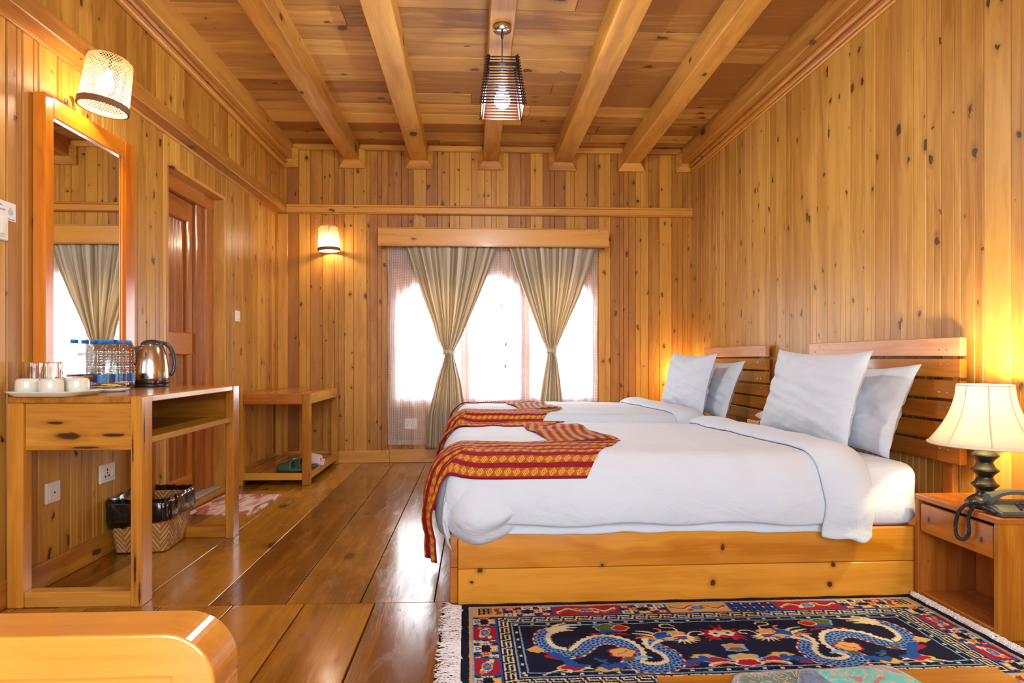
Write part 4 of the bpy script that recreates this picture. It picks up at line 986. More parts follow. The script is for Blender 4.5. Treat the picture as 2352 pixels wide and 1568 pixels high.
# bunched foot corner
mb = MB()
def fn(u, v):
    ph = v*PI; a = 2*PI*u
    d = Vector((math.cos(a)*math.sin(ph), math.sin(a)*math.sin(ph), -math.cos(ph)))
    # creases run towards the tucked point at the right lower end
    q = Vector((0.9, -0.25, -0.45)).normalized(); an = math.atan2(d.dot(Vector((0.1, 0.9, -0.3))), d.dot(Vector((-0.35, 0.2, 0.9)))); near_ = max(0, d.dot(q))
    r = 1+0.030*math.sin(an*9+4*d.x)*(0.35+near_)+0.02*noise.noise(d*2.2)-0.028*(1-abs(math.sin(an*3.0+1)))**5-0.03*(1-abs(math.sin(an*4.5+2.2)))**6
    return Vector((0.082+(0.148 if d.x < 0 else 0.20)*d.x*r, 0.085+0.165*d.y*r*(1-0.30*max(0, d.z)**1.5), 0.352+(0.145 if d.z < 0 else 0.20)*d.z*r+0.035*max(0, d.x)))
mb.grid(64, 32, fn, closeu=True, M=MBED, flip=True); cb = mb.build('bunched_corner', LINEN, dv); mod_subsurf(cb)
# turned-down top edge
mb = MB()
def fn(u, v):
    b = -0.235+(FULLB+0.20+0.235)*v; t = u
    s = 1 if b > 0 else 1
    ax = 1.415+0.205*t+0.05*(1-min(1, max(0, b)/0.7))*0.3-0.05*min(1, max(0, b)/1.0)
    ax += 0.012*nz(b*6, t*2, 2)+0.055*(1-min(1, max(0, b+0.1)/0.45))
    lift = 0.012+0.034*math.sin(t*PI)**0.7
    return duv(ax+0.075, b*(1 if b > 0 else 1+0.12*t*(0.6+0.4*math.sin(t*11))), lift)
mb.grid(22, 90, fn, M=MBED); fo = mb.build('turned_down_edge', LINEN, dv); mod_solid(fo, 0.012, 0); mod_subsurf(fo)
dv2 = dup(dv, (DXF, DY, 0), 'white duvet over the far bed, beyond the near one')

# pillows
def pillow(loc, rot, w, h, t, label, seed, scale=None):
    mb = MB(); N_ = 40
    for sg in (1, -1):
        def fn(u, v):
            p, q = 2*u-1, 2*v-1
            th = t*0.5*(max(0.0, 1-abs(p)**2.6)**0.55)*(max(0.0, 1-abs(q)**2.6)**0.55)
            x = p*w/2*(1-0.095*(1-q*q)); y = q*h/2*(1-0.11*(1-p*p))
            ed = (abs(p)**6+abs(q)**6)
            wv = 0.010*noise.noise(Vector((p*3+seed, q*3, sg)))+0.003*math.sin(p*11+q*4+seed)*abs(p)**3+0.010*noise.noise(Vector((p*1.2+seed, q*7+p*2, sg+5)))-0.008*abs(noise.noise(Vector((p*2.5+q*2, q*2.5-p*3, seed+sg))))**0.6
            return Vector((x, y, sg*(th+wv*min(1, th*25))+0.004*noise.noise(Vector((p*4, q*4, seed)))*min(1, ed)))
        mb.grid(N_, N_, fn, flip=(sg < 0))
    o = mb.build('pillow', LINEN, origin=(0, 0, 0)); tag(o, label, 'pillow', 'white pillows on the beds')
    o.matrix_world = Matrix.Translation(loc) @ rot
    return o
# pillow local: x = width, y = height, z = thickness. stands on its long edge, leaning on the headboard
def stand(lean, yaw, roll=0): return Matrix.Rotation(yaw, 4, 'Z') @ Matrix.Rotation(-lean, 4, 'Y') @ Matrix.Rotation(roll, 4, 'X') @ Matrix(((0, 0, -1, 0), (-1, 0, 0, 0), (0, 1, 0, 0), (0, 0, 0, 1)))
PIL = [((1.655, 3.02, 0.768), (-0.26, 0.06, 0.02), 0.76, 0.46, 0.155, 'white pillow on the near bed, front one resting on the turned-down sheet', 1.0),
       ((1.822, 2.945, 0.716), (-0.36, 0.02, -0.02), 0.74, 0.43, 0.14, 'white pillow on the near bed, behind the other and against the headboard', 5.0),
       ((1.61, 4.68, 0.765), (-0.24, 0.10, 0.02), 0.76, 0.46, 0.155, 'white pillow on the far bed, front one', 9.0),
       ((1.79, 4.60, 0.725), (-0.34, 0.02, 0.0), 0.74, 0.44, 0.135, 'white pillow on the far bed, behind the other and against the headboard', 13.0)]
for loc, (ln, yw, rl), w, h, t, lab, sd in PIL: pillow(loc, stand(ln, yw, rl), w, h, t, lab, sd)

# woven bed runners: stripes run along v = across the cloth, u = along it (metres)
N = NT('woven_runner'); uv = N.node('ShaderNodeUVMap'); sp = N.node('ShaderNodeSeparateXYZ'); N.link(uv.outputs[0], sp.inputs[0]); u, v = sp.outputs[0], sp.outputs[1]
MAR = lin((132, 16, 38)); GLD = lin((228, 168, 48)); ORG = lin((146, 58, 32)); DK = lin((96, 44, 30))
pitch = 0.0455
f = N.math('FRACT', N.math('DIVIDE', v, pitch)); c = N.math('ABSOLUTE', N.math('SUBTRACT', f, 0.5))
uu = N.math('FRACT', N.math('DIVIDE', u, 0.038)); du = N.math('ABSOLUTE', N.math('SUBTRACT', uu, 0.5))
dia = N.math('ADD', N.math('MULTIPLY', du, 1.9), N.math('MULTIPLY', c, 2.6)); ringv = N.math('FRACT', N.math('MULTIPLY', dia, 2.6))
fig = N.math('MULTIPLY', N.math('GREATER_THAN', ringv, 0.5), N.math('LESS_THAN', dia, 0.98))
bars = N.math('GREATER_THAN', N.math('FRACT', N.math('DIVIDE', u, 0.0042)), 0.5)
gold = N.mix(fig, N.mix(bars, ORG, lin((176, 98, 40))), GLD)
band = N.math('LESS_THAN', c, 0.33); line = N.math('MULTIPLY', N.math('GREATER_THAN', c, 0.30), band)
col = N.mix(band, MAR, gold); col = N.mix(line, col, DK)
nzz = N.noise(N.vmul(uv.outputs[0], (900, 900, 1)), 1, 1); N.bump(nzz, 0.3, 0.001)
N.set(Base_Color=col, Roughness=0.75); N.b.inputs['Specular IOR Level'].default_value = 0.2; RUN = N.m
rr_ = thing('bed_runner', tuple(BO+Vector((0.2, 0.5, 0.58))), 'maroon and gold striped woven runner folded over the foot of the near bed', 'runner', 'maroon and gold bed runners')
def patch(name, fn, nu, nv, lu, lv, off=0.0, v0=0.0, uvf=None):
    mb = MB()
    def g_(u, v): a, b, o = fn(u, v); return duv(a, b, o+off, 1.0)
    mb.grid(nu, nv, g_, M=MBED, uvf=uvf or (lambda u, v: (u*lu, v0+v*lv))); o = mb.build(name, RUN, rr_); mod_solid(o, 0.0025, 0); return o
def sstep(x, a, b): t = max(0, min(1, (x-a)/(b-a))); return t*t*(3-2*t)
A1 = 0.085+0.055   # offset from local x to path a on the top: a = x - XE - r + r*pi/2
def xa(x): return x-XE-0.11+0.11*PI/2
def yb(y): return y-YE-0.085+0.085*PI/2
# near leg: from the hanging end over the foot to its folded end
def nearleg(u, v):
    a0, aN, aF = -0.315, xa(0.49), xa(0.70)
    aend = aN+(aF-aN)*v
    a = a0+(aend-a0)*u
    k = sstep(a, -0.30, 0.30)
    b_near = 0.08*(1-k)+(-0.005)*k-0.02*math.sin(k*PI); b_far = 0.27*(1-k)+0.345*k
    b = b_near+(b_far-b_near)*v
    fold = (1-k)*0.016*math.sin(v*16)
    lift = 0.010+0.004*math.sin(v*20+a*5)*0.5+fold*0.8+(1-k)*0.050
    return a, b, lift
patch('near_leg', nearleg, 80, 36, 1.05, 0.33)
def cross(u, v):
    a = xa(0.70)-0.01+(xa(0.40)-xa(0.70))*v-0.06*u-0.02*math.sin(u*PI); b = 0.335+(1.00-0.335)*u
    return a+0.0, b, 0.014+0.004*math.sin(u*9+v*5)
patch('cross_piece', cross, 50, 24, 0.68, 0.30, uvf=lambda u, v: (u*0.68-v*0.1, v*0.30+u*0.10))
def farleg(u, v):
    a0, a1 = -0.30, xa(0.46)+0.13*v
    a = a0+(a1-a0)*u; k = sstep(a, -0.25, 0.25)
    b = (0.86*(1-k)+0.93*k)+(0.10*(1-k)+0.24*k)*v
    return a, b, 0.009+0.004*math.sin(v*14)+(1-k)*0.040*(1+0.3*math.sin(v*18))
patch('far_leg', farleg, 70, 24, 0.95, 0.24, off=0.002)
rr2 = dup(rr_, (DXF-0.01, DY, 0), 'maroon and gold striped woven runner folded over the foot of the far bed')

# ------------------------------------------------------------------ nightstands
NX0, NX1, NY0, NY1, NZ = 1.75, 1.995, 2.008, 2.408, 0.412
root = thing('nightstand', ((NX0+NX1)/2, (NY0+NY1)/2, 0), 'varnished pine nightstand with a drawer beside the near bed, in the foreground', 'nightstand', 'pine nightstands')
part('top', FURN_D, [(NX0, NX1, NY0, NY1, NZ-0.022, NZ, 'y')], root=root)
part('side_panel', FURN, [(NX0, NX1, NY0, NY0+0.022, 0, NZ-0.022, 'z')], root=root); part('side_panel', FURN_D, [(NX0, NX1, NY1-0.022, NY1, 0, NZ-0.022, 'z')], root=root)
part('back_panel', FURN_D, [(NX1-0.012, NX1, NY0+0.022, NY1-0.022, 0.0, NZ-0.022, 'z')], root=root); part('bottom_panel', FURN_D, [(NX0+0.01, NX1-0.012, NY0+0.022, NY1-0.022, 0.012, 0.03, 'y')], root=root)
no = Vector(root['_o'])
DRW = wood('drawer_pine', (192, 120, 50), (148, 78, 24), 0.22, 0.0, coat=0.5, spots=[((NX0-no.x, 2.335-no.y, 0.325), (0.03, 0.009, 0.011)), ((NX0-no.x, 2.085-no.y, 0.32), (0.03, 0.009, 0.011))])
part('drawer', DRW, [(NX0+0.004, NX0+0.02, NY0+0.028, NY1-0.028, 0.268, 0.378, 'y'), (NX0+0.02, NX1-0.02, NY0+0.04, NY1-0.04, 0.28, 0.36, 'x')], root=root)
ns2 = dup(root, (0.0, 1.66-0.035, 0.03), 'varnished pine nightstand between the two beds'); ns2.location.z = 0
mb = MB(); mb.box(1.90, 1.975, 2.06, 2.20, 0.0305, 0.10, bev=0.004); tag(mb.build('woven_box', plain('woven_reed', (120, 74, 38), 0.7, bump=(120, 0.7, 0.004))), 'dark woven reed box inside the nightstand', 'box')
# tissue box
root = thing('tissue_box', (1.80, 3.80, NZ), 'gold and red ornamented tissue box on the nightstand between the beds', 'tissue box')
part('box', plain('red_lacquer', (176, 24, 34), 0.3), [(1.745, 1.875, 3.755, 3.905, NZ+0.001, NZ+0.125)], root=root)
GOLD = plain('embossed_gold', (226, 178, 92), 0.28, 1.0, bump=(160, 0.8, 0.003))
for q_ in ((NZ+0.12, NZ+0.150), (NZ+0.0005, NZ+0.02)): part('gold_edge', GOLD, [(1.738, 1.882, 3.748, 3.912, *q_)], root=root)
for a in (1.739, 1.865):
    for b in (3.749, 3.895): part('gold_post', GOLD, [(a, a+0.016, b, b+0.016, NZ+0.02, NZ+0.12)], root=root)
mb = MB(); mb.grid(10, 10, lambda u, v: (1.81+(u-0.5)*0.09*(0.3+v), 3.83+0.02*math.sin(u*7)*(1-v*0.3), NZ+0.148+0.06*v*(1-0.5*abs(2*u-1)))); mod_solid(mb.build('tissue', plain('tissue_paper', (240, 240, 240), 0.9), root), 0.001, 0)

# ------------------------------------------------------------------ table lamp
lx, ly = 1.838, 2.168
root = thing('table_lamp', (lx, ly, NZ), 'table lamp with white bell shade and turned dark base on the near nightstand', 'lamp')
BRZ = plain('dark_bronze', (62, 60, 52), 0.28, 0.75)
mb = MB(); P = [(0, 0), (0.056, 0), (0.060, 0.006), (0.060, 0.014), (0.054, 0.026), (0.042, 0.038), (0.030, 0.044), (0.026, 0.050), (0.024, 0.058)]
z = 0.058
for k in range(3):
    P += [(0.024, z), (0.030, z+0.010), (0.042, z+0.022), (0.0425, z+0.026), (0.033, z+0.032), (0.026, z+0.047), (0.0235, z+0.052)]; z += 0.053
P += [(0.0235, z), (0.036, z+0.012), (0.040, z+0.016), (0.034, z+0.02), (0.012, z+0.024), (0.008, z+0.05), (0.008, z+0.13), (0, z+0.13)]
mb.lathe(P, (lx, ly, NZ), 40); mb.build('lamp_base', BRZ, root)
N = NT('lamp_fabric'); tl = N.node('ShaderNodeBsdfTranslucent'); df = N.node('ShaderNodeBsdfDiffuse'); tcn = N.node('ShaderNodeTexCoord')
nzv = N.noise(N.vmul(tcn.outputs['Object'], (12, 12, 160)), 1, 2); cc = N.mix(N.math('MULTIPLY', nzv, 0.35), lin((250, 246, 234)), lin((226, 214, 186)))
N.link(cc, tl.inputs[0]); N.link(cc, df.inputs[0]); mx = N.node('ShaderNodeMixShader'); mx.inputs[0].default_value = 0.5; N.link(df.outputs[0], mx.inputs[1]); N.link(tl.outputs[0], mx.inputs[2]); N.link(mx.outputs[0], N.out.inputs[0]); SHADE = N.m
Z0s, Z1s = 0.640, 0.852
def shr(v): return 0.172+(0.084-0.172)*(1-(1-v)**2.0)*0.93+(0.084-0.172)*0.07*v
mb = MB(); mb.grid(64, 20, lambda u, v: ((lambda r: (lx+r*math.cos(2*PI*u), ly+r*math.sin(2*PI*u), Z0s+(Z1s-Z0s)*v))(shr(v)*(1-0.012*abs(math.sin(2*PI*u*4))))), closeu=True, flip=True)
mod_solid(mb.build('lamp_shade', SHADE, root), 0.0012, 0)
mb = MB()
for k in range(8):
    a = 2*PI*k/8+0.2; mb.tube([(lx+(shr(v/12)+0.001)*math.cos(a), ly+(shr(v/12)+0.001)*math.sin(a), Z0s+(Z1s-Z0s)*v/12) for v in range(13)], 0.0022, 6)
mb.build('shade_rib', plain('shade_seam', (214, 200, 168), 0.7), root)
mb = MB()
for zz, vv in ((Z0s, 0), (Z1s, 1)):
    mb = MB(); mb.tube([(lx+shr(vv)*math.cos(2*PI*k/48), ly+shr(vv)*math.sin(2*PI*k/48), zz) for k in range(48)], 0.0045 if vv == 0 else 0.003, 8, closed=True, caps=False)
    mb.build('shade_trim', plain('shade_braid', (232, 220, 190), 0.8), root)
mb = MB(); mb.lathe([(0, 0), (0.012, 0), (0.014, 0.02), (0.026, 0.045), (0.028, 0.062), (0.018, 0.08), (0, 0.087)], (lx, ly, NZ+0.30), 20); mb.build('bulb', glow('warm_bulb_b', (255, 222, 150), 40), root)
bulb_light('table_lamp_light', (lx, ly, NZ+0.415), 30, (1.0, 0.77, 0.42), 0.03)

# small lamp in the corner beyond the far bed, seen only by its glow
root = thing('corner_lamp', (1.86, 5.50, 0.62), 'glowing bulb lamp hidden behind the far headboard in the back right corner', 'lamp')
mb = MB(); mb.box(1.80, 1.99, 5.42, 5.66, 0.0, 0.55, 'z', bev=0.004); o = mb.build('corner_cabinet', FURN_D); tag(o, 'unseen pine cabinet added under the corner lamp behind the far bed', 'cabinet')  # unseen cabinet, added only to carry the corner lamp
mb = MB(); mb.lathe([(0, 0), (0.05, 0), (0.05, 0.012), (0.015, 0.03), (0.012, 0.10), (0, 0.10)], (1.91, 5.53, 0.5505), 20); root.location = (1.91, 5.53, 0.5505); root['_o'] = (1.91, 5.53, 0.5505); mb.build('lamp_base', BRZ, root)
mb = MB(); mb.lathe([(0, 0), (0.012, 0), (0.026, 0.04), (0.026, 0.055), (0, 0.08)], (1.91, 5.53, 0.65), 16); mb.build('bulb', glow('warm_bulb_c', (255, 222, 150), 20), root)
bulb_light('corner_lamp_light', (1.91, 5.50, 0.80), 10, (1.0, 0.70, 0.32), 0.03)

# ------------------------------------------------------------------ telephone (local: x to the right, y to the back)
PH = plain('telephone_grey', (66, 70, 66), 0.4); PHD = plain('telephone_dark', (36, 38, 38), 0.35)
pl = Vector((1.862, 2.056, NZ)); Mp = Matrix.Translation(pl) @ Matrix.Rotation(math.radians(-3), 4, 'Z')
root = thing('telephone', tuple(pl), 'dark grey push-button desk telephone with coiled cord on the near nightstand', 'telephone')
Wp, Lp = 0.090, 0.044
def wedge(w, y0, y1, h0, h1, ins=0.006):
    V = [(-w, y0, 0.003), (w, y0, 0.003), (w, y1, 0.003), (-w, y1, 0.003), (-w, y0, h0*0.6), (w, y0, h0*0.6), (w, y1, h1*0.75), (-w, y1, h1*0.75), (-w+ins, y0+ins, h0), (w-ins, y0+ins, h0), (w-ins, y1-ins, h1), (-w+ins, y1-ins, h1)]
    return V, [(3, 2, 1, 0), (0, 1, 5, 4), (1, 2, 6, 5), (2, 3, 7, 6), (3, 0, 4, 7), (4, 5, 9, 8), (5, 6, 10, 9), (6, 7, 11, 10), (7, 4, 8, 11), (8, 9, 10, 11)]
V, Fc = wedge(Wp, -Lp, Lp, 0.020, 0.046); mb = MB(); mb.add(V, Fc, M=Mp)
mb.build('body', PH, root, fixn=True)
KEYM = plain('telephone_key', (44, 46, 46), 0.3)
for i in range(3):
    for j in range(4):
        x = -0.012+j*0.019+i*0.004; y = -0.026+i*0.0135; z = 0.0205+(y+Lp)/(2*Lp)*0.026
        mb = MB(); mb.box(x-0.006, x+0.006, y-0.0045, y+0.0045, z, z+0.006, bev=0.002, M=Mp); mb.build('key', KEYM, root)
mb = MB(); hs = []
for k in range(13):
    t = k/12; hs.append((t, -0.088+0.176*t, 0.052+0.022*math.sin(t*PI)))
V = []; Fc = []
for (t, x, z) in hs:
    endk = max(0, 1-min(t, 1-t)/0.2); w = 0.014+0.006*endk; hgt = 0.010+0.005*endk
    for (sx, sz) in ((-1, -0.7-0.6*endk), (1, -0.7-0.6*endk), (1, 0.4), (0.6, 1), (-0.6, 1), (-1, 0.4)): V.append((x, 0.026+sx*w, z+sz*hgt))
for k in range(12):
    for i in range(6): Fc.append((k*6+i, k*6+(i+1) % 6, (k+1)*6+(i+1) % 6, (k+1)*6+i))
Fc += [tuple(range(6)), tuple(range(72, 78))]
mb.add(V, Fc, M=Mp); hd = mb.build('handset', plain('handset_grey', (78, 82, 76), 0.4), root, fixn=True)
# coiled cord hanging over the front edge
def catm(P, n):
    out = []
    for i in range(len(P)-1):
        p0 = P[max(0, i-1)]; p1 = P[i]; p2 = P[i+1]; p3 = P[min(len(P)-1, i+2)]
        for k in range(n):
            t = k/n; out.append(0.5*((2*p1)+(p2-p0)*t+(2*p0-5*p1+4*p2-p3)*t*t+(3*p1-p0-3*p2+p3)*t**3))
    out.append(P[-1]); return out
hend = Mp @ Vector((-0.092, 0.02, 0.040))
path = [hend, onY(2243, 1158, 2.10)] 
XF = NX0-0.012
path = [hend, onX(2262, 1158, XF+0.04), onX(2240, 1155, XF+0.012), onX(2222, 1156, XF), onX(2204, 1172, XF-0.002), onX(2195, 1200, XF), onX(2197, 1228, XF), onX(2212, 1238, XF), onX(2225, 1225, XF), onX(2224, 1190, XF), onX(2232, 1168, XF+0.004), onX(2245, 1160, XF+0.03), Mp @ Vector((-0.091, -0.02, 0.010))]
for p in path[1:3]: p.z = max(p.z, NZ+0.011)
path[-2].z = max(path[-2].z, NZ+0.011)
C_ = catm(path, 60); L_ = [0.0]
for a, b in zip(C_[:-1], C_[1:]): L_.append(L_[-1]+(b-a).length)
hel = []; n_per = 9; pitch = 0.0042; tot = L_[-1]; ns_ = int(tot/pitch*n_per); j = 0
for i in range(ns_):
    s = tot*i/ns_
    while L_[j+1] < s: j += 1
    t = (s-L_[j])/max(1e-9, L_[j+1]-L_[j]); p = C_[j].lerp(C_[j+1], t); d = (C_[j+1]-C_[j]).normalized()
    a = d.cross(Vector((0.4, 0.1, 0.9))).normalized(); b = d.cross(a); an = 2*PI*i/n_per; r = 0.0052
    hel.append(p+(a*math.cos(an)+b*math.sin(an))*r)
mb = MB(); mb.tube(hel, 0.00175, 5); mb.build('coiled_cord', plain('cord_black', (30, 32, 36), 0.3), root)

# ------------------------------------------------------------------ armchair corner (bottom left)
root = thing('armchair', (-0.62, 0.55, 0), 'honey-coloured wooden armchair with a rounded arm frame, cut off at the bottom left', 'chair')
mb = MB(); AY0, AY1, AZ, AX = 0.757, 0.832, 0.62, -0.312
def armpoly(x0, x1, z0, z1, r, n=10):
    P = [(x0, z0), (x0, z1)]
    for i in range(n+1): a = PI/2*(1-i/n); P.append((x1-r+r*math.cos(a), z1-r+r*math.sin(a)))
    P.append((x1, z0)); return P
P = armpoly(-1.0, AX, 0.572, AZ, 0.0475, 12)
P = [(-1.0, 0.568), (-1.0, AZ)]
R = 0.062
for i in range(15): a = PI/2*(1-i/14); P.append((AX-R+R*math.cos(a), AZ-R+R*math.sin(a)))
P += [(AX, 0.545), (AX-0.052, 0.545), (AX-0.052, 0.568)]
mb.prism(P, AY1-AY0, 'y', AY0); tag(mb.build('arm_rail', SOFA, root, fixn=True))
_b = root.children[-1].modifiers.new('bevel', 'BEVEL'); _b.width = 0.003; _b.segments = 2
part('leg', SOFA, [(AX-0.052, AX, AY0+0.0, AY1, 0, 0.545, 'z')], root=root); part('leg', SOFA, [(-1.0, -0.948, AY0, AY1, 0, 0.568, 'z')], root=root)
part('side_panel', SOFA, [(-0.948, AX-0.052, AY0+0.012, AY0+0.034, 0.30, 0.568, 'x')], root=root)
part('seat', SOFA, [(-0.98, AX-0.02, 0.20, AY0+0.0, 0.33, 0.38, 'x')], root=root)
part('leg', SOFA, [(AX-0.052, AX, 0.15, 0.20, 0, 0.545, 'z')], root=root); part('leg', SOFA, [(-1.0, -0.948, 0.15, 0.20, 0, 0.568, 'z')], root=root)

# ------------------------------------------------------------------ coffee table with brocade cloth (bottom right)
root = thing('coffee_table', (0.57, 0.72, 0), 'varnished pine low table cut off at the bottom right edge, beside the dragon rug', 'table')
Mt = Matrix.Identity(4)
TT = 0.45
c0_ = onZ(1508, 1551, TT); c1_ = onZ(2283, 1528, TT)
ang = math.atan2(c1_.y-c0_.y, c1_.x-c0_.x); Lt = (c1_-c0_).length
Mt = Matrix.Translation((c0_.x, c0_.y, 0)) @ Matrix.Rotation(ang, 4, 'Z')
part('table_top', FURN, [(0, Lt, -0.52, 0, TT-0.028, TT, 'x')], root=root, M=Mt)
for (x, y) in ((0.02, -0.07), (Lt-0.07, -0.07), (0.02, -0.50), (Lt-0.07, -0.50)): part('leg', FURN, [(x, x+0.05, y, y+0.05, 0, TT-0.029, 'z')], root=root, M=Mt)
def brocade(name, base, fig1, fig2, sc):
    N = NT(name); tc = N.node('ShaderNodeTexCoord'); n1 = N.noise(N.vmul(tc.outputs['Object'], (sc, sc, sc)), 1, 2, 0.5, 2.2)
    n2 = N.noise(N.vmul(tc.outputs['Object'], (sc*0.55+3, sc*0.55, sc)), 1, 2, 0.5, 3.0)
    col = N.mix(N.sstep(N.math('ABSOLUTE', N.math('SUBTRACT', n1, 0.5)), 0.035, 0.015), lin(base), lin(fig1)); col = N.mix(N.math('GREATER_THAN', n2, 0.62), col, lin(fig2))
    N.set(Base_Color=col, Roughness=0.45); N.b.inputs['Sheen Weight'].default_value = 0.3; return N.m
rc = thing('brocade_cloth', (0.60, 0.85, TT), 'turquoise and green brocade cloth lying on the low table', 'cloth')
def clothpoly(name, pts, z, mat, bump=0.012):
    """a piece of cloth given by its outline corners on the table top"""
    mb = MB(); Q = [onZ(x, y, z) for x, y in pts]
    def fn(u, v):
        p = Q[0].lerp(Q[1], u).lerp(Q[3].lerp(Q[2], u), v); e = min(u, 1-u, v, 1-v)
        return p+Vector((0, 0, bump*min(1, e*8)*(0.7+0.5*nz(p.x*14, p.y*14, z*40))))
    mb.grid(24, 16, fn, flip=True); o = mb.build(name, mat, rc); mod_solid(o, 0.003, 1); return o
clothpoly('cloth_panel', [(1690, 1549), (1846, 1540), (1900, 1700), (1640, 1700)], TT+0.002, brocade('green_brocade', (12, 74, 58), (200, 140, 70), (44, 120, 96), 30))
clothpoly('cloth_panel', [(1838, 1540), (1862, 1537), (2090, 1700), (1790, 1700)], TT+0.005, brocade('navy_brocade', (62, 88, 134), (36, 40, 62), (30, 34, 54), 26))
clothpoly('cloth_panel', [(1850, 1542), (2030, 1530), (2350, 1700), (2060, 1700)], TT+0.008, brocade('turquoise_brocade', (18, 170, 166), (190, 150, 76), (170, 60, 56), 28), 0.016)

# ------------------------------------------------------------------ rug: woven pattern drawn as yarn colours on a fine grid
RL, RW_, st_ = 1.785, 0.735, 0.0025
nx_, ny_ = int(RL/st_)+1, int(RW_/st_)+1
GU, GV = np.meshgrid(np.linspace(0, RL, nx_), np.linspace(0, RW_, ny_), indexing='ij')
rs = np.random.RandomState(5)
JU = GU+rs.uniform(-0.0008, 0.0008, GU.shape); JV = GV+rs.uniform(-0.0008, 0.0008, GV.shape)
IMG = np.zeros((nx_, ny_, 3)); NAVY, NAVY2 = lin((16, 22, 52)), lin((22, 30, 66))
CRM, GLDc, REDc, BLUc, LBL, ORGc, GRNc, PNK = lin((232, 220, 184)), lin((222, 178, 102)), lin((176, 26, 50)), lin((32, 84, 168)), lin((140, 180, 222)), lin((240, 128, 40)), lin((88, 104, 44)), lin((214, 120, 110))
IMG[:] = NAVY
def paint(m, c): IMG[m] = c
E_ = np.minimum(np.minimum(JU, RL-JU), np.minimum(JV, RW_-JV))
paint((E_ > 0.028) & (E_ <= 0.036), GLDc); paint((E_ > 0.036) & (E_ <= 0.043), LBL)
band = (E_ > 0.043) & (E_ <= 0.122)
# outer band: cells along each side
horiz = np.minimum(JV, RW_-JV) <= np.minimum(JU, RL-JU)
Lc = np.where(horiz, JU, JV+0.0); tot = np.where(horiz, RL, RW_)
cu_ = np.abs(Lc-tot/2); across = E_-0.0825      # -0.04 .. 0.04
edges_h = [0.0, 0.12, 0.30, 0.552, 0.738]
edges_v = [0.0, 0.067, 0.167, 0.245]
def cell(mask, kind, c0, c1, flipc):
    loc = (cu_-(c0+c1)/2) if c0 > 0 else (Lc-tot/2); w = (c1-c0)/2 if c0 > 0 else c1
    m = mask & (np.abs(loc) < w) & (cu_ >= c0)
    bgc = {'red': REDc, 'gold': GLDc, 'nav': NAVY, 'fret': NAVY2}[kind]
    paint(m, BLUc); m2 = m & (np.abs(loc) < w-0.0045); paint(m2, bgc)
    if kind == 'nav':
        k = 0.066; q = ((loc/k+across/0.052) % 1.0); r = ((loc/k-across/0.052) % 1.0)
        paint(m2 & ((np.abs(q-0.5) > 0.46) | (np.abs(r-0.5) > 0.46)), BLUc)
        for (dx, dy, cA, cB) in ((-0.5, 0, CRM, REDc), (0.5, 0, GLDc, REDc), (0, 0.5, GLDc, CRM), (0, -0.5, CRM, BLUc), (-1, 0.5, REDc, CRM), (1, -0.5, REDc, CRM), (0, 0, NAVY, NAVY), (1, .5, CRM, GRNc), (-1, -.5, CRM, GRNc)):
            xx = loc-dx*k; yy = across-dy*0.052; rr = np.hypot(xx*0.85, yy*1.25)*(1+0.18*np.cos(6*np.arctan2(yy, xx)))
            paint(m2 & (rr < 0.0205), cA); paint(m2 & (rr < 0.0105), cB); paint(m2 & (rr < 0.005), cA)
    elif kind == 'fret':
        paint(m2 & (((loc*90) % 1.6 < 0.45) | ((across*90) % 1.9 < 0.5)), BLUc)
        paint(m2 & (((loc*45) % 1.6 < 0.35) & ((across*45) % 1.5 < 0.5)), CRM); paint(m2 & (((loc*30+.4) % 1.9 < 0.3) & ((across*40) % 1.7 < 0.4)), REDc)
    else:
        s = np.where(flipc, -1, 1)
        y1 = across-0.012*np.sin(loc*70)*s
        paint(m2 & (np.abs(y1) < 0.009) & (np.abs(loc) < w-0.014), CRM if kind == 'red' else REDc)
        paint(m2 & (np.abs(y1-0.004) < 0.004) & (np.abs(loc) < w-0.02), GRNc if kind == 'red' else CRM)
        rr = np.hypot(loc, across*1.6); paint(m2 & (rr < 0.028), CRM if kind == 'red' else LBL); paint(m2 & (rr < 0.023), BLUc)
        paint(m2 & (rr < 0.021) & ((loc*160+across*60) % 1.0 < 0.4), LBL); paint(m2 & (rr < 0.006), ORGc)
        paint(m2 & (np.hypot(loc-0.035, (across+0.016)*1.5) < 0.011), ORGc); paint(m2 & (np.hypot(loc+0.035, (across-0.016)*1.5) < 0.011), CRM if kind == 'red' else REDc)
hm = band & horiz; vm = band & ~horiz
for (c0, c1), k in zip(zip(edges_h[:-1], edges_h[1:]), ['gold', 'nav', 'red', 'nav']):
    cell(hm, k, c0, c1, JU > RL/2)
    if k == 'nav' and c0 < 0.2: cell(hm & (JU > RL/2), 'fret', c0, c1, False)
for (c0, c1), k in zip(zip(edges_v[:-1], edges_v[1:]), ['nav', 'red', 'nav']): cell(vm, k, c0, c1, JV > RW_/2)
# corners of the band
cm = band & (np.minimum(JU, RL-JU) < 0.155) & (np.minimum(JV, RW_-JV) < 0.122)
paint(cm, GLDc)
cxu = np.minimum(JU, RL-JU)-0.09; cyv = np.minimum(JV, RW_-JV)-0.075
paint(cm & (np.abs(cxu) < 0.026) & (np.abs(cyv) < 0.026) & ((((cxu+0.026) % 0.017) < 0.007) | (((cyv+0.026) % 0.017) < 0.007)), NAVY)
paint(cm & (np.abs(cxu-0.044-0.006*np.sin(cyv*120)) < 0.007) & (np.abs(cyv) < 0.03), REDc)
paint(cm & (np.abs(cxu-0.052-0.006*np.sin(cyv*120)) < 0.004) & (np.abs(cyv) < 0.03), GRNc)
paint((E_ > 0.122) & (E_ <= 0.129), BLUc)
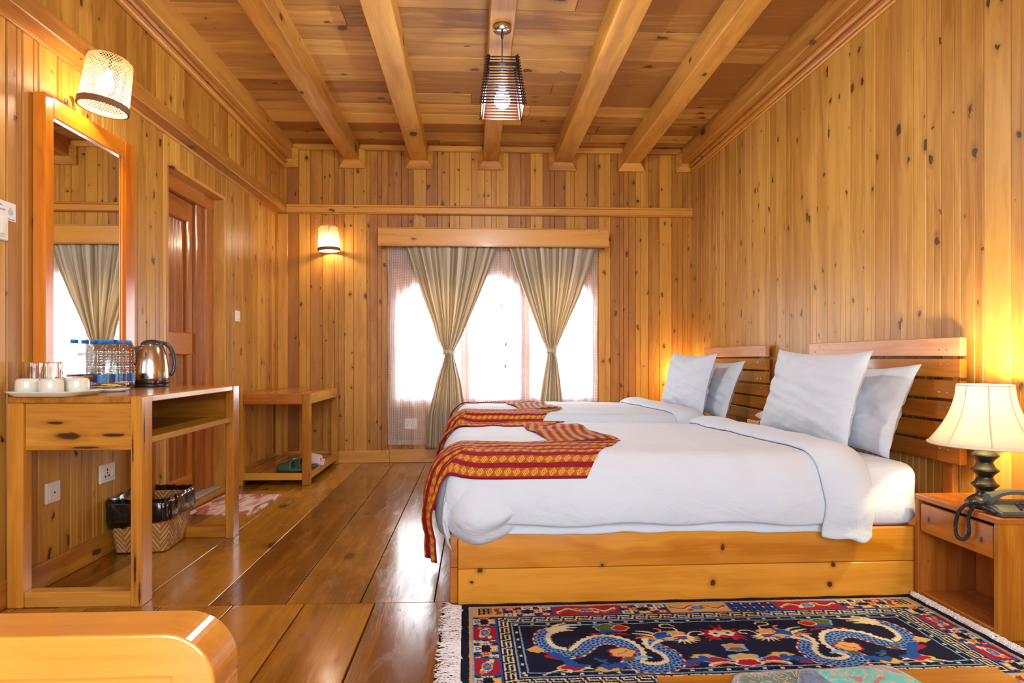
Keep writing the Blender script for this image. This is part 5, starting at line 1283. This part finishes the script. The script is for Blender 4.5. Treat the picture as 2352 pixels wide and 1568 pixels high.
# key border
kb = (E_ > 0.134) & (E_ <= 0.168); t = (E_-0.134)/0.034
kk = (Lc % 0.052)/0.052
key = (t < 0.16) & (kk < 0.86) | (t > 0.84) & (kk > 0.12) | (kk < 0.10) & (t < 0.55) | (np.abs(kk-0.93) < 0.05) & (t > 0.45) | (np.abs(t-0.5) < 0.09) & (kk > 0.22) & (kk < 0.80) | (np.abs(kk-0.26) < 0.05) & (t > 0.4) & (t < 0.75)
paint(kb & key, CRM)
paint((E_ > 0.176) & (E_ <= 0.182), LBL)
dot = (np.abs(E_-0.192) < 0.0045) & (np.abs((Lc % 0.056)-0.028) < 0.006); paint(dot, CRM)
paint((E_ > 0.202) & (E_ <= 0.207), LBL)
# dragons
def mirror(u): return RL-u
def catmull(P, n=14):
    P = [np.array(p) for p in P]; out = []
    for i in range(len(P)-1):
        p0, p1, p2, p3 = P[max(0, i-1)], P[i], P[i+1], P[min(len(P)-1, i+2)]
        for k in range(n):
            t = k/n; out.append(0.5*((2*p1)+(p2-p0)*t+(2*p0-5*p1+4*p2-p3)*t*t+(3*p1-p0-3*p2+p3)*t**3))
    out.append(P[-1]); return np.array(out)
def near(curve, U, V):
    """distance, signed side, arclength of the nearest curve point"""
    best = np.full(U.shape, 9.0); side = np.zeros(U.shape); arc = np.zeros(U.shape)
    seg = np.diff(curve, axis=0); L = np.concatenate([[0], np.cumsum(np.hypot(seg[:, 0], seg[:, 1]))])
    for i in range(len(seg)):
        dx, dy = seg[i]; l2 = dx*dx+dy*dy+1e-12
        t = np.clip(((U-curve[i, 0])*dx+(V-curve[i, 1])*dy)/l2, 0, 1)
        ex = U-(curve[i, 0]+t*dx); ey = V-(curve[i, 1]+t*dy); d = np.hypot(ex, ey); m = d < best
        best[m] = d[m]; side[m] = np.sign(dx*ey-dy*ex)[m]; arc[m] = (L[i]+t*np.sqrt(l2))[m]
    return best, side, arc, L[-1]
U = np.where(JU > RL/2, RL-JU, JU); V_ = JV
def blob(cx, cy, rx, ry, c, lob=0, amp=0.15, ph=0.0, edge=None, ew=0.005, ang=0.0):
    x = U-cx; y = V_-cy; ca, sa = math.cos(ang), math.sin(ang); x, y = x*ca+y*sa, -x*sa+y*ca
    r = np.hypot(x/rx, y/ry)*(1+(amp*2.2*(1-np.abs(np.cos(lob*np.arctan2(y/ry, x/rx)/2+ph))) if lob else 0))
    if edge is not None: paint(r < 1+ew/min(rx, ry), edge)
    paint(r < 1, c)
def stroke(P, w0, w1, c, wav=0.0, n=8):
    cv = catmull(P, n); d, s, a, L = near(cv, U, V_); w = w0+(w1-w0)*(a/L); w = w*(1+wav*np.sin(a*420)); paint(d < w, c)
def poly(P, c):
    m = np.zeros(U.shape, bool); n = len(P)
    for i in range(n):
        x0, y0 = P[i]; x1, y1 = P[(i+1) % n]
        if y0 == y1: continue
        cond = ((V_ >= min(y0, y1)) & (V_ < max(y0, y1))) & (U < (x1-x0)*(V_-y0)/(y1-y0)+x0); m ^= cond
    paint(m, c)
# clouds, flames and claws under the body
blob(0.505, 0.232, 0.040, 0.026, GRNc, 5, 0.12, 0.6, LBL); blob(0.556, 0.240, 0.028, 0.022, REDc, 4, 0.12, 0.3, GLDc); stroke([(0.49, 0.262), (0.53, 0.262), (0.545, 0.272)], 0.012, 0.006, BLUc, 0.3)
stroke([(0.445, 0.285), (0.47, 0.278), (0.49, 0.276)], 0.006, 0.004, REDc); stroke([(0.52, 0.282), (0.56, 0.288), (0.575, 0.295)], 0.006, 0.003, REDc)
blob(0.345, 0.505, 0.040, 0.022, REDc, 4, 0.14, 0.2, GLDc, 0.007); stroke([(0.26, 0.535), (0.30, 0.522), (0.33, 0.528)], 0.003, 0.010, CRM); stroke([(0.275, 0.532), (0.32, 0.523)], 0.002, 0.005, GRNc)
stroke([(0.33, 0.475), (0.35, 0.495), (0.38, 0.50)], 0.010, 0.014, BLUc, 0.3); stroke([(0.37, 0.49), (0.40, 0.495)], 0.006, 0.003, BLUc); stroke([(0.385, 0.51), (0.402, 0.514)], 0.006, 0.003, CRM)
blob(0.45, 0.520, 0.042, 0.018, GLDc, 6, 0.14, 0.5, GRNc, 0.003); stroke([(0.44, 0.50), (0.47, 0.508), (0.49, 0.515)], 0.011, 0.006, BLUc, 0.4); stroke([(0.425, 0.455), (0.44, 0.47), (0.455, 0.465)], 0.007, 0.005, BLUc); stroke([(0.43, 0.47), (0.455, 0.485)], 0.004, 0.004, GRNc)
blob(0.765, 0.462, 0.040, 0.020, GLDc, 6, 0.14, 0.1, GRNc, 0.003); blob(0.80, 0.486, 0.040, 0.020, REDc, 4, 0.16, 0.2, LBL, 0.004); stroke([(0.77, 0.515), (0.81, 0.502), (0.86, 0.510)], 0.009, 0.006, CRM); stroke([(0.78, 0.516), (0.82, 0.505), (0.85, 0.512)], 0.005, 0.004, ORGc)
stroke([(0.70, 0.50), (0.73, 0.49), (0.76, 0.475)], 0.010, 0.014, BLUc, 0.4); stroke([(0.70, 0.515), (0.73, 0.508)], 0.006, 0.004, REDc); stroke([(0.69, 0.49), (0.72, 0.48)], 0.004, 0.003, GRNc)
# body
body = catmull([(0.335, 0.228), (0.285, 0.258), (0.267, 0.315), (0.283, 0.378), (0.325, 0.412), (0.362, 0.420), (0.398, 0.388), (0.432, 0.345), (0.478, 0.328), (0.525, 0.345), (0.552, 0.395), (0.545, 0.45), (0.53, 0.49), (0.565, 0.520), (0.62, 0.525), (0.668, 0.494), (0.668, 0.428), (0.635, 0.375), (0.645, 0.330), (0.685, 0.305)], 10)
d, s, a, L = near(body, U, V_)
w = 0.013+0.014*np.sin(np.clip(a/L, 0, 1)*PI)**0.6; fr = a/L
inb = d < w
spike = 0.010+0.008*np.abs(((a*55) % 1.0)-0.5)*2*(1)
paint((d < w+spike) & (s < 0) & (fr < 0.97), CRM)
paint((d < w+0.006) & (s > 0), REDc); paint((d < w+0.006) & (s > 0) & ((a*38) % 1.0 < 0.4), CRM)
paint(inb, BLUc)
lat = d*s; row = np.floor(lat/0.013); ph = (a/0.019+0.5*(row % 2)) % 1.0; lt = (lat/0.013) % 1.0
arcp = np.hypot((ph-0.15)/0.95, (lt-0.5)/0.62)
paint(inb & (arcp > 0.72) & (arcp < 0.98), LBL); paint(inb & (arcp <= 0.34), NAVY2); paint(inb & (d > w-0.003) & (s < 0), CRM)
# tail fan, legs
for k, (dx, dy) in enumerate(((0.12, -0.032), (0.10, -0.012), (0.085, 0.008), (0.06, -0.045))): stroke([(0.305, 0.245), (0.305+dx*0.5, 0.238+dy*0.75), (0.305+dx, 0.24+dy)], 0.012, 0.002, CRM)
poly([(0.21, 0.385), (0.245, 0.355), (0.275, 0.385), (0.25, 0.41)], GLDc)
stroke([(0.275, 0.43), (0.30, 0.445), (0.325, 0.46)], 0.010, 0.004, REDc); stroke([(0.30, 0.42), (0.335, 0.46), (0.355, 0.485)], 0.016, 0.012, BLUc, 0.15); stroke([(0.36, 0.365), (0.345, 0.40), (0.37, 0.43), (0.41, 0.42)], 0.003, 0.004, GRNc)
stroke([(0.50, 0.495), (0.475, 0.500), (0.455, 0.512)], 0.015, 0.011, BLUc, 0.2)
blob(0.519, 0.418, 0.042, 0.032, GLDc, 5, 0.12, 0.3, REDc, 0.006); stroke([(0.50, 0.428), (0.52, 0.42), (0.535, 0.405)], 0.002, 0.002, REDc); blob(0.53, 0.462, 0.02, 0.012, GRNc, 3, 0.1); stroke([(0.555, 0.458), (0.575, 0.45), (0.60, 0.458)], 0.009, 0.005, LBL)
# head
for (P, w0, w1, c) in (([(0.66, 0.335), (0.62, 0.318), (0.59, 0.322)], 0.010, 0.003, ORGc), ([(0.665, 0.318), (0.625, 0.295), (0.585, 0.285)], 0.009, 0.002, CRM), ([(0.67, 0.305), (0.64, 0.275), (0.60, 0.268)], 0.009, 0.002, CRM), ([(0.66, 0.326), (0.62, 0.306), (0.595, 0.303)], 0.005, 0.003, GRNc),
                       ([(0.665, 0.345), (0.64, 0.36), (0.62, 0.385)], 0.010, 0.004, CRM), ([(0.67, 0.30), (0.69, 0.262), (0.672, 0.25)], 0.006, 0.003, ORGc)): stroke(P, w0, w1, c)
blob(0.705, 0.312, 0.056, 0.036, BLUc, 9, 0.06, 0.4, CRM, 0.003); blob(0.735, 0.292, 0.034, 0.020, GLDc, 5, 0.12, 0.2); blob(0.745, 0.322, 0.036, 0.015, CRM, 0, 0); blob(0.742, 0.322, 0.028, 0.009, REDc, 0, 0); blob(0.745, 0.335, 0.034, 0.008, BLUc)
blob(0.70, 0.330, 0.03, 0.012, GLDc, 4, 0.2); blob(0.712, 0.298, 0.010, 0.007, CRM); blob(0.712, 0.298, 0.004, 0.004, NAVY)
for (P, w0, w1, c) in (([(0.745, 0.285), (0.74, 0.255), (0.705, 0.245), (0.70, 0.225), (0.73, 0.218), (0.745, 0.235)], 0.003, 0.003, CRM), ([(0.77, 0.31), (0.79, 0.285), (0.82, 0.282), (0.83, 0.30), (0.81, 0.308)], 0.003, 0.0035, CRM)): stroke(P, w0, w1, c)
for k in range(7):
    a0 = -0.3+k*0.42; stroke([(0.748+0.02*math.cos(a0), 0.332+0.014*math.sin(a0)), (0.752+0.052*math.cos(a0), 0.335+0.034*math.sin(a0))], 0.006, 0.0015, CRM if k % 2 == 0 else GLDc, n=4)
# flaming pearl and middle clouds (mirrored pair meets in the middle)
for k in range(5): stroke([(0.865, 0.295+0.012*k), (0.845, 0.285+0.015*k-0.01), (0.828-0.006*(k % 2), 0.268+0.022*k)], 0.008, 0.002, REDc)
blob(RL/2, 0.30, 0.048, 0.028, CRM, 8, 0.1, 0.2, REDc, 0.008); blob(RL/2, 0.286, 0.03, 0.006, GLDc, 0, 0); blob(RL/2-0.022, 0.30, 0.008, 0.006, NAVY); blob(RL/2, 0.322, 0.014, 0.010, REDc); stroke([(0.888, 0.275), (0.88, 0.25), (0.874, 0.235)], 0.007, 0.002, REDc)
blob(RL/2, 0.395, 0.034, 0.018, ORGc, 5, 0.15, 0.3, LBL); blob(RL/2+0.0, 0.418, 0.030, 0.013, GRNc, 4, 0.15, 0.8, LBL)
blob(RL/2, 0.475, 0.046, 0.028, GLDc, 5, 0.12, 0.2, LBL); blob(RL/2, 0.505, 0.040, 0.020, REDc, 4, 0.14, 0.9, CRM)
mb = MB()
Mr = MBED @ Matrix.Translation((0.012, -0.012, 0))
rugmesh = bpy.data.meshes.new('dragon_rug')
rx0 = (Mr @ Vector((RL/2, -RW_/2, 0)))
Zr = 0.0085+0.0012*np.sin(GU*40+GV*25)*np.cos(GV*60)+rs.uniform(-0.0004, 0.0004, GU.shape)
Zr[0, :] = 0.001; Zr[-1, :] = 0.001; Zr[:, 0] = 0.001; Zr[:, -1] = 0.001
GVw = GV+0.0
c_, s_ = math.cos(BR), math.sin(BR)
lxr, lyr = GU+0.012, -GV-0.012
WXr = BO.x+lxr*c_-lyr*s_-rx0.x; WYr = BO.y+lxr*s_+lyr*c_-rx0.y
co = np.stack([WXr, WYr, Zr], -1).reshape(-1, 3)
ii, jj = np.meshgrid(np.arange(nx_-1), np.arange(ny_-1), indexing='ij'); q0 = (ii*ny_+jj).ravel()
faces = np.stack([q0, q0+1, q0+ny_+1, q0+ny_], -1)
rugmesh.vertices.add(len(co)); rugmesh.vertices.foreach_set('co', co.ravel())
rugmesh.loops.add(faces.size); rugmesh.loops.foreach_set('vertex_index', faces.ravel().astype(np.int32))
rugmesh.polygons.add(len(faces)); rugmesh.polygons.foreach_set('loop_start', np.arange(0, faces.size, 4, dtype=np.int32)); 
rugmesh.update(calc_edges=True); rugmesh.polygons.foreach_set('use_smooth', np.ones(len(faces), bool))
ca = rugmesh.attributes.new('yarn', 'FLOAT_COLOR', 'POINT'); ca.data.foreach_set('color', np.concatenate([IMG.reshape(-1, 3), np.ones((len(co), 1))], 1).astype(np.float32).ravel())
N = NT('wool_pile'); tc = N.node('ShaderNodeTexCoord'); nn = N.noise(N.vmul(tc.outputs['Object'], (420, 420, 420)), 1, 2)
N.set(Base_Color=N.mix(N.math('MULTIPLY', nn, 0.35), N.attr('yarn', 'col'), (0.01, 0.01, 0.02)), Roughness=0.9); N.bump(nn, 0.5, 0.004); N.b.inputs['Specular IOR Level'].default_value = 0.15
rugmesh.materials.append(N.m)
rug = bpy.data.objects.new('dragon_rug', rugmesh); COL.objects.link(rug); rug.location = (rx0.x, rx0.y, 0); rug['_o'] = (rx0.x, rx0.y, 0)
tag(rug, 'navy rug with two blue dragons, key border and white fringes beside the near bed', 'rug')
FRG = plain('white_yarn', (236, 234, 238), 0.9)
def fringe(side):
    rn = random.Random(3+side); mb = MB(); n = 330
    for k in range(n):
        y = -0.012-(RW_-0.008)*(k+rn.uniform(-0.4, 0.4))/n
        if side == 0:
            x0 = 0.016; L = rn.uniform(0.05, 0.085); P = [Mr @ Vector((x0-0.012, y, 0.006))]; dy = rn.uniform(-0.4, 0.4)
            for i in range(1, 5): t = i/4; dy += rn.uniform(-0.6, 0.6); P.append(Mr @ Vector((x0-0.012-L*t, y+dy*0.010*i, 0.004+rn.uniform(0.0, 0.010)*(1-t*0.5))))
        else:
            x0 = RL-0.004; L = rn.uniform(0.014, 0.020); P = [Mr @ Vector((x0, y, 0.006))]; sgn = rn.choice((-1, 1))
            for i in range(1, 5): t = i/4; P.append(Mr @ Vector((x0+L*math.sin(t*PI*0.5), y+sgn*0.006*i*0.8, 0.006+0.014*math.sin(t*PI*0.7)+rn.uniform(0, 0.003))))
        mb.tube(P, 0.0014 if side == 0 else 0.0022, 4)
    if side == 0: mb.box(-0.006, 0.010, -RW_, -0.006, 0.0005, 0.0075, 'y', M=Mr)
    else: mb.tube([Mr @ Vector((RL+0.006, -RW_*i/60, 0.010+0.002*math.sin(i*1.3))) for i in range(61)], 0.008, 8)
    o = mb.build('fringe', FRG, rug); o['kind'] = 'stuff'
fringe(0); fringe(1)

for o in bpy.data.objects:
    if '_o' in o: del o['_o']
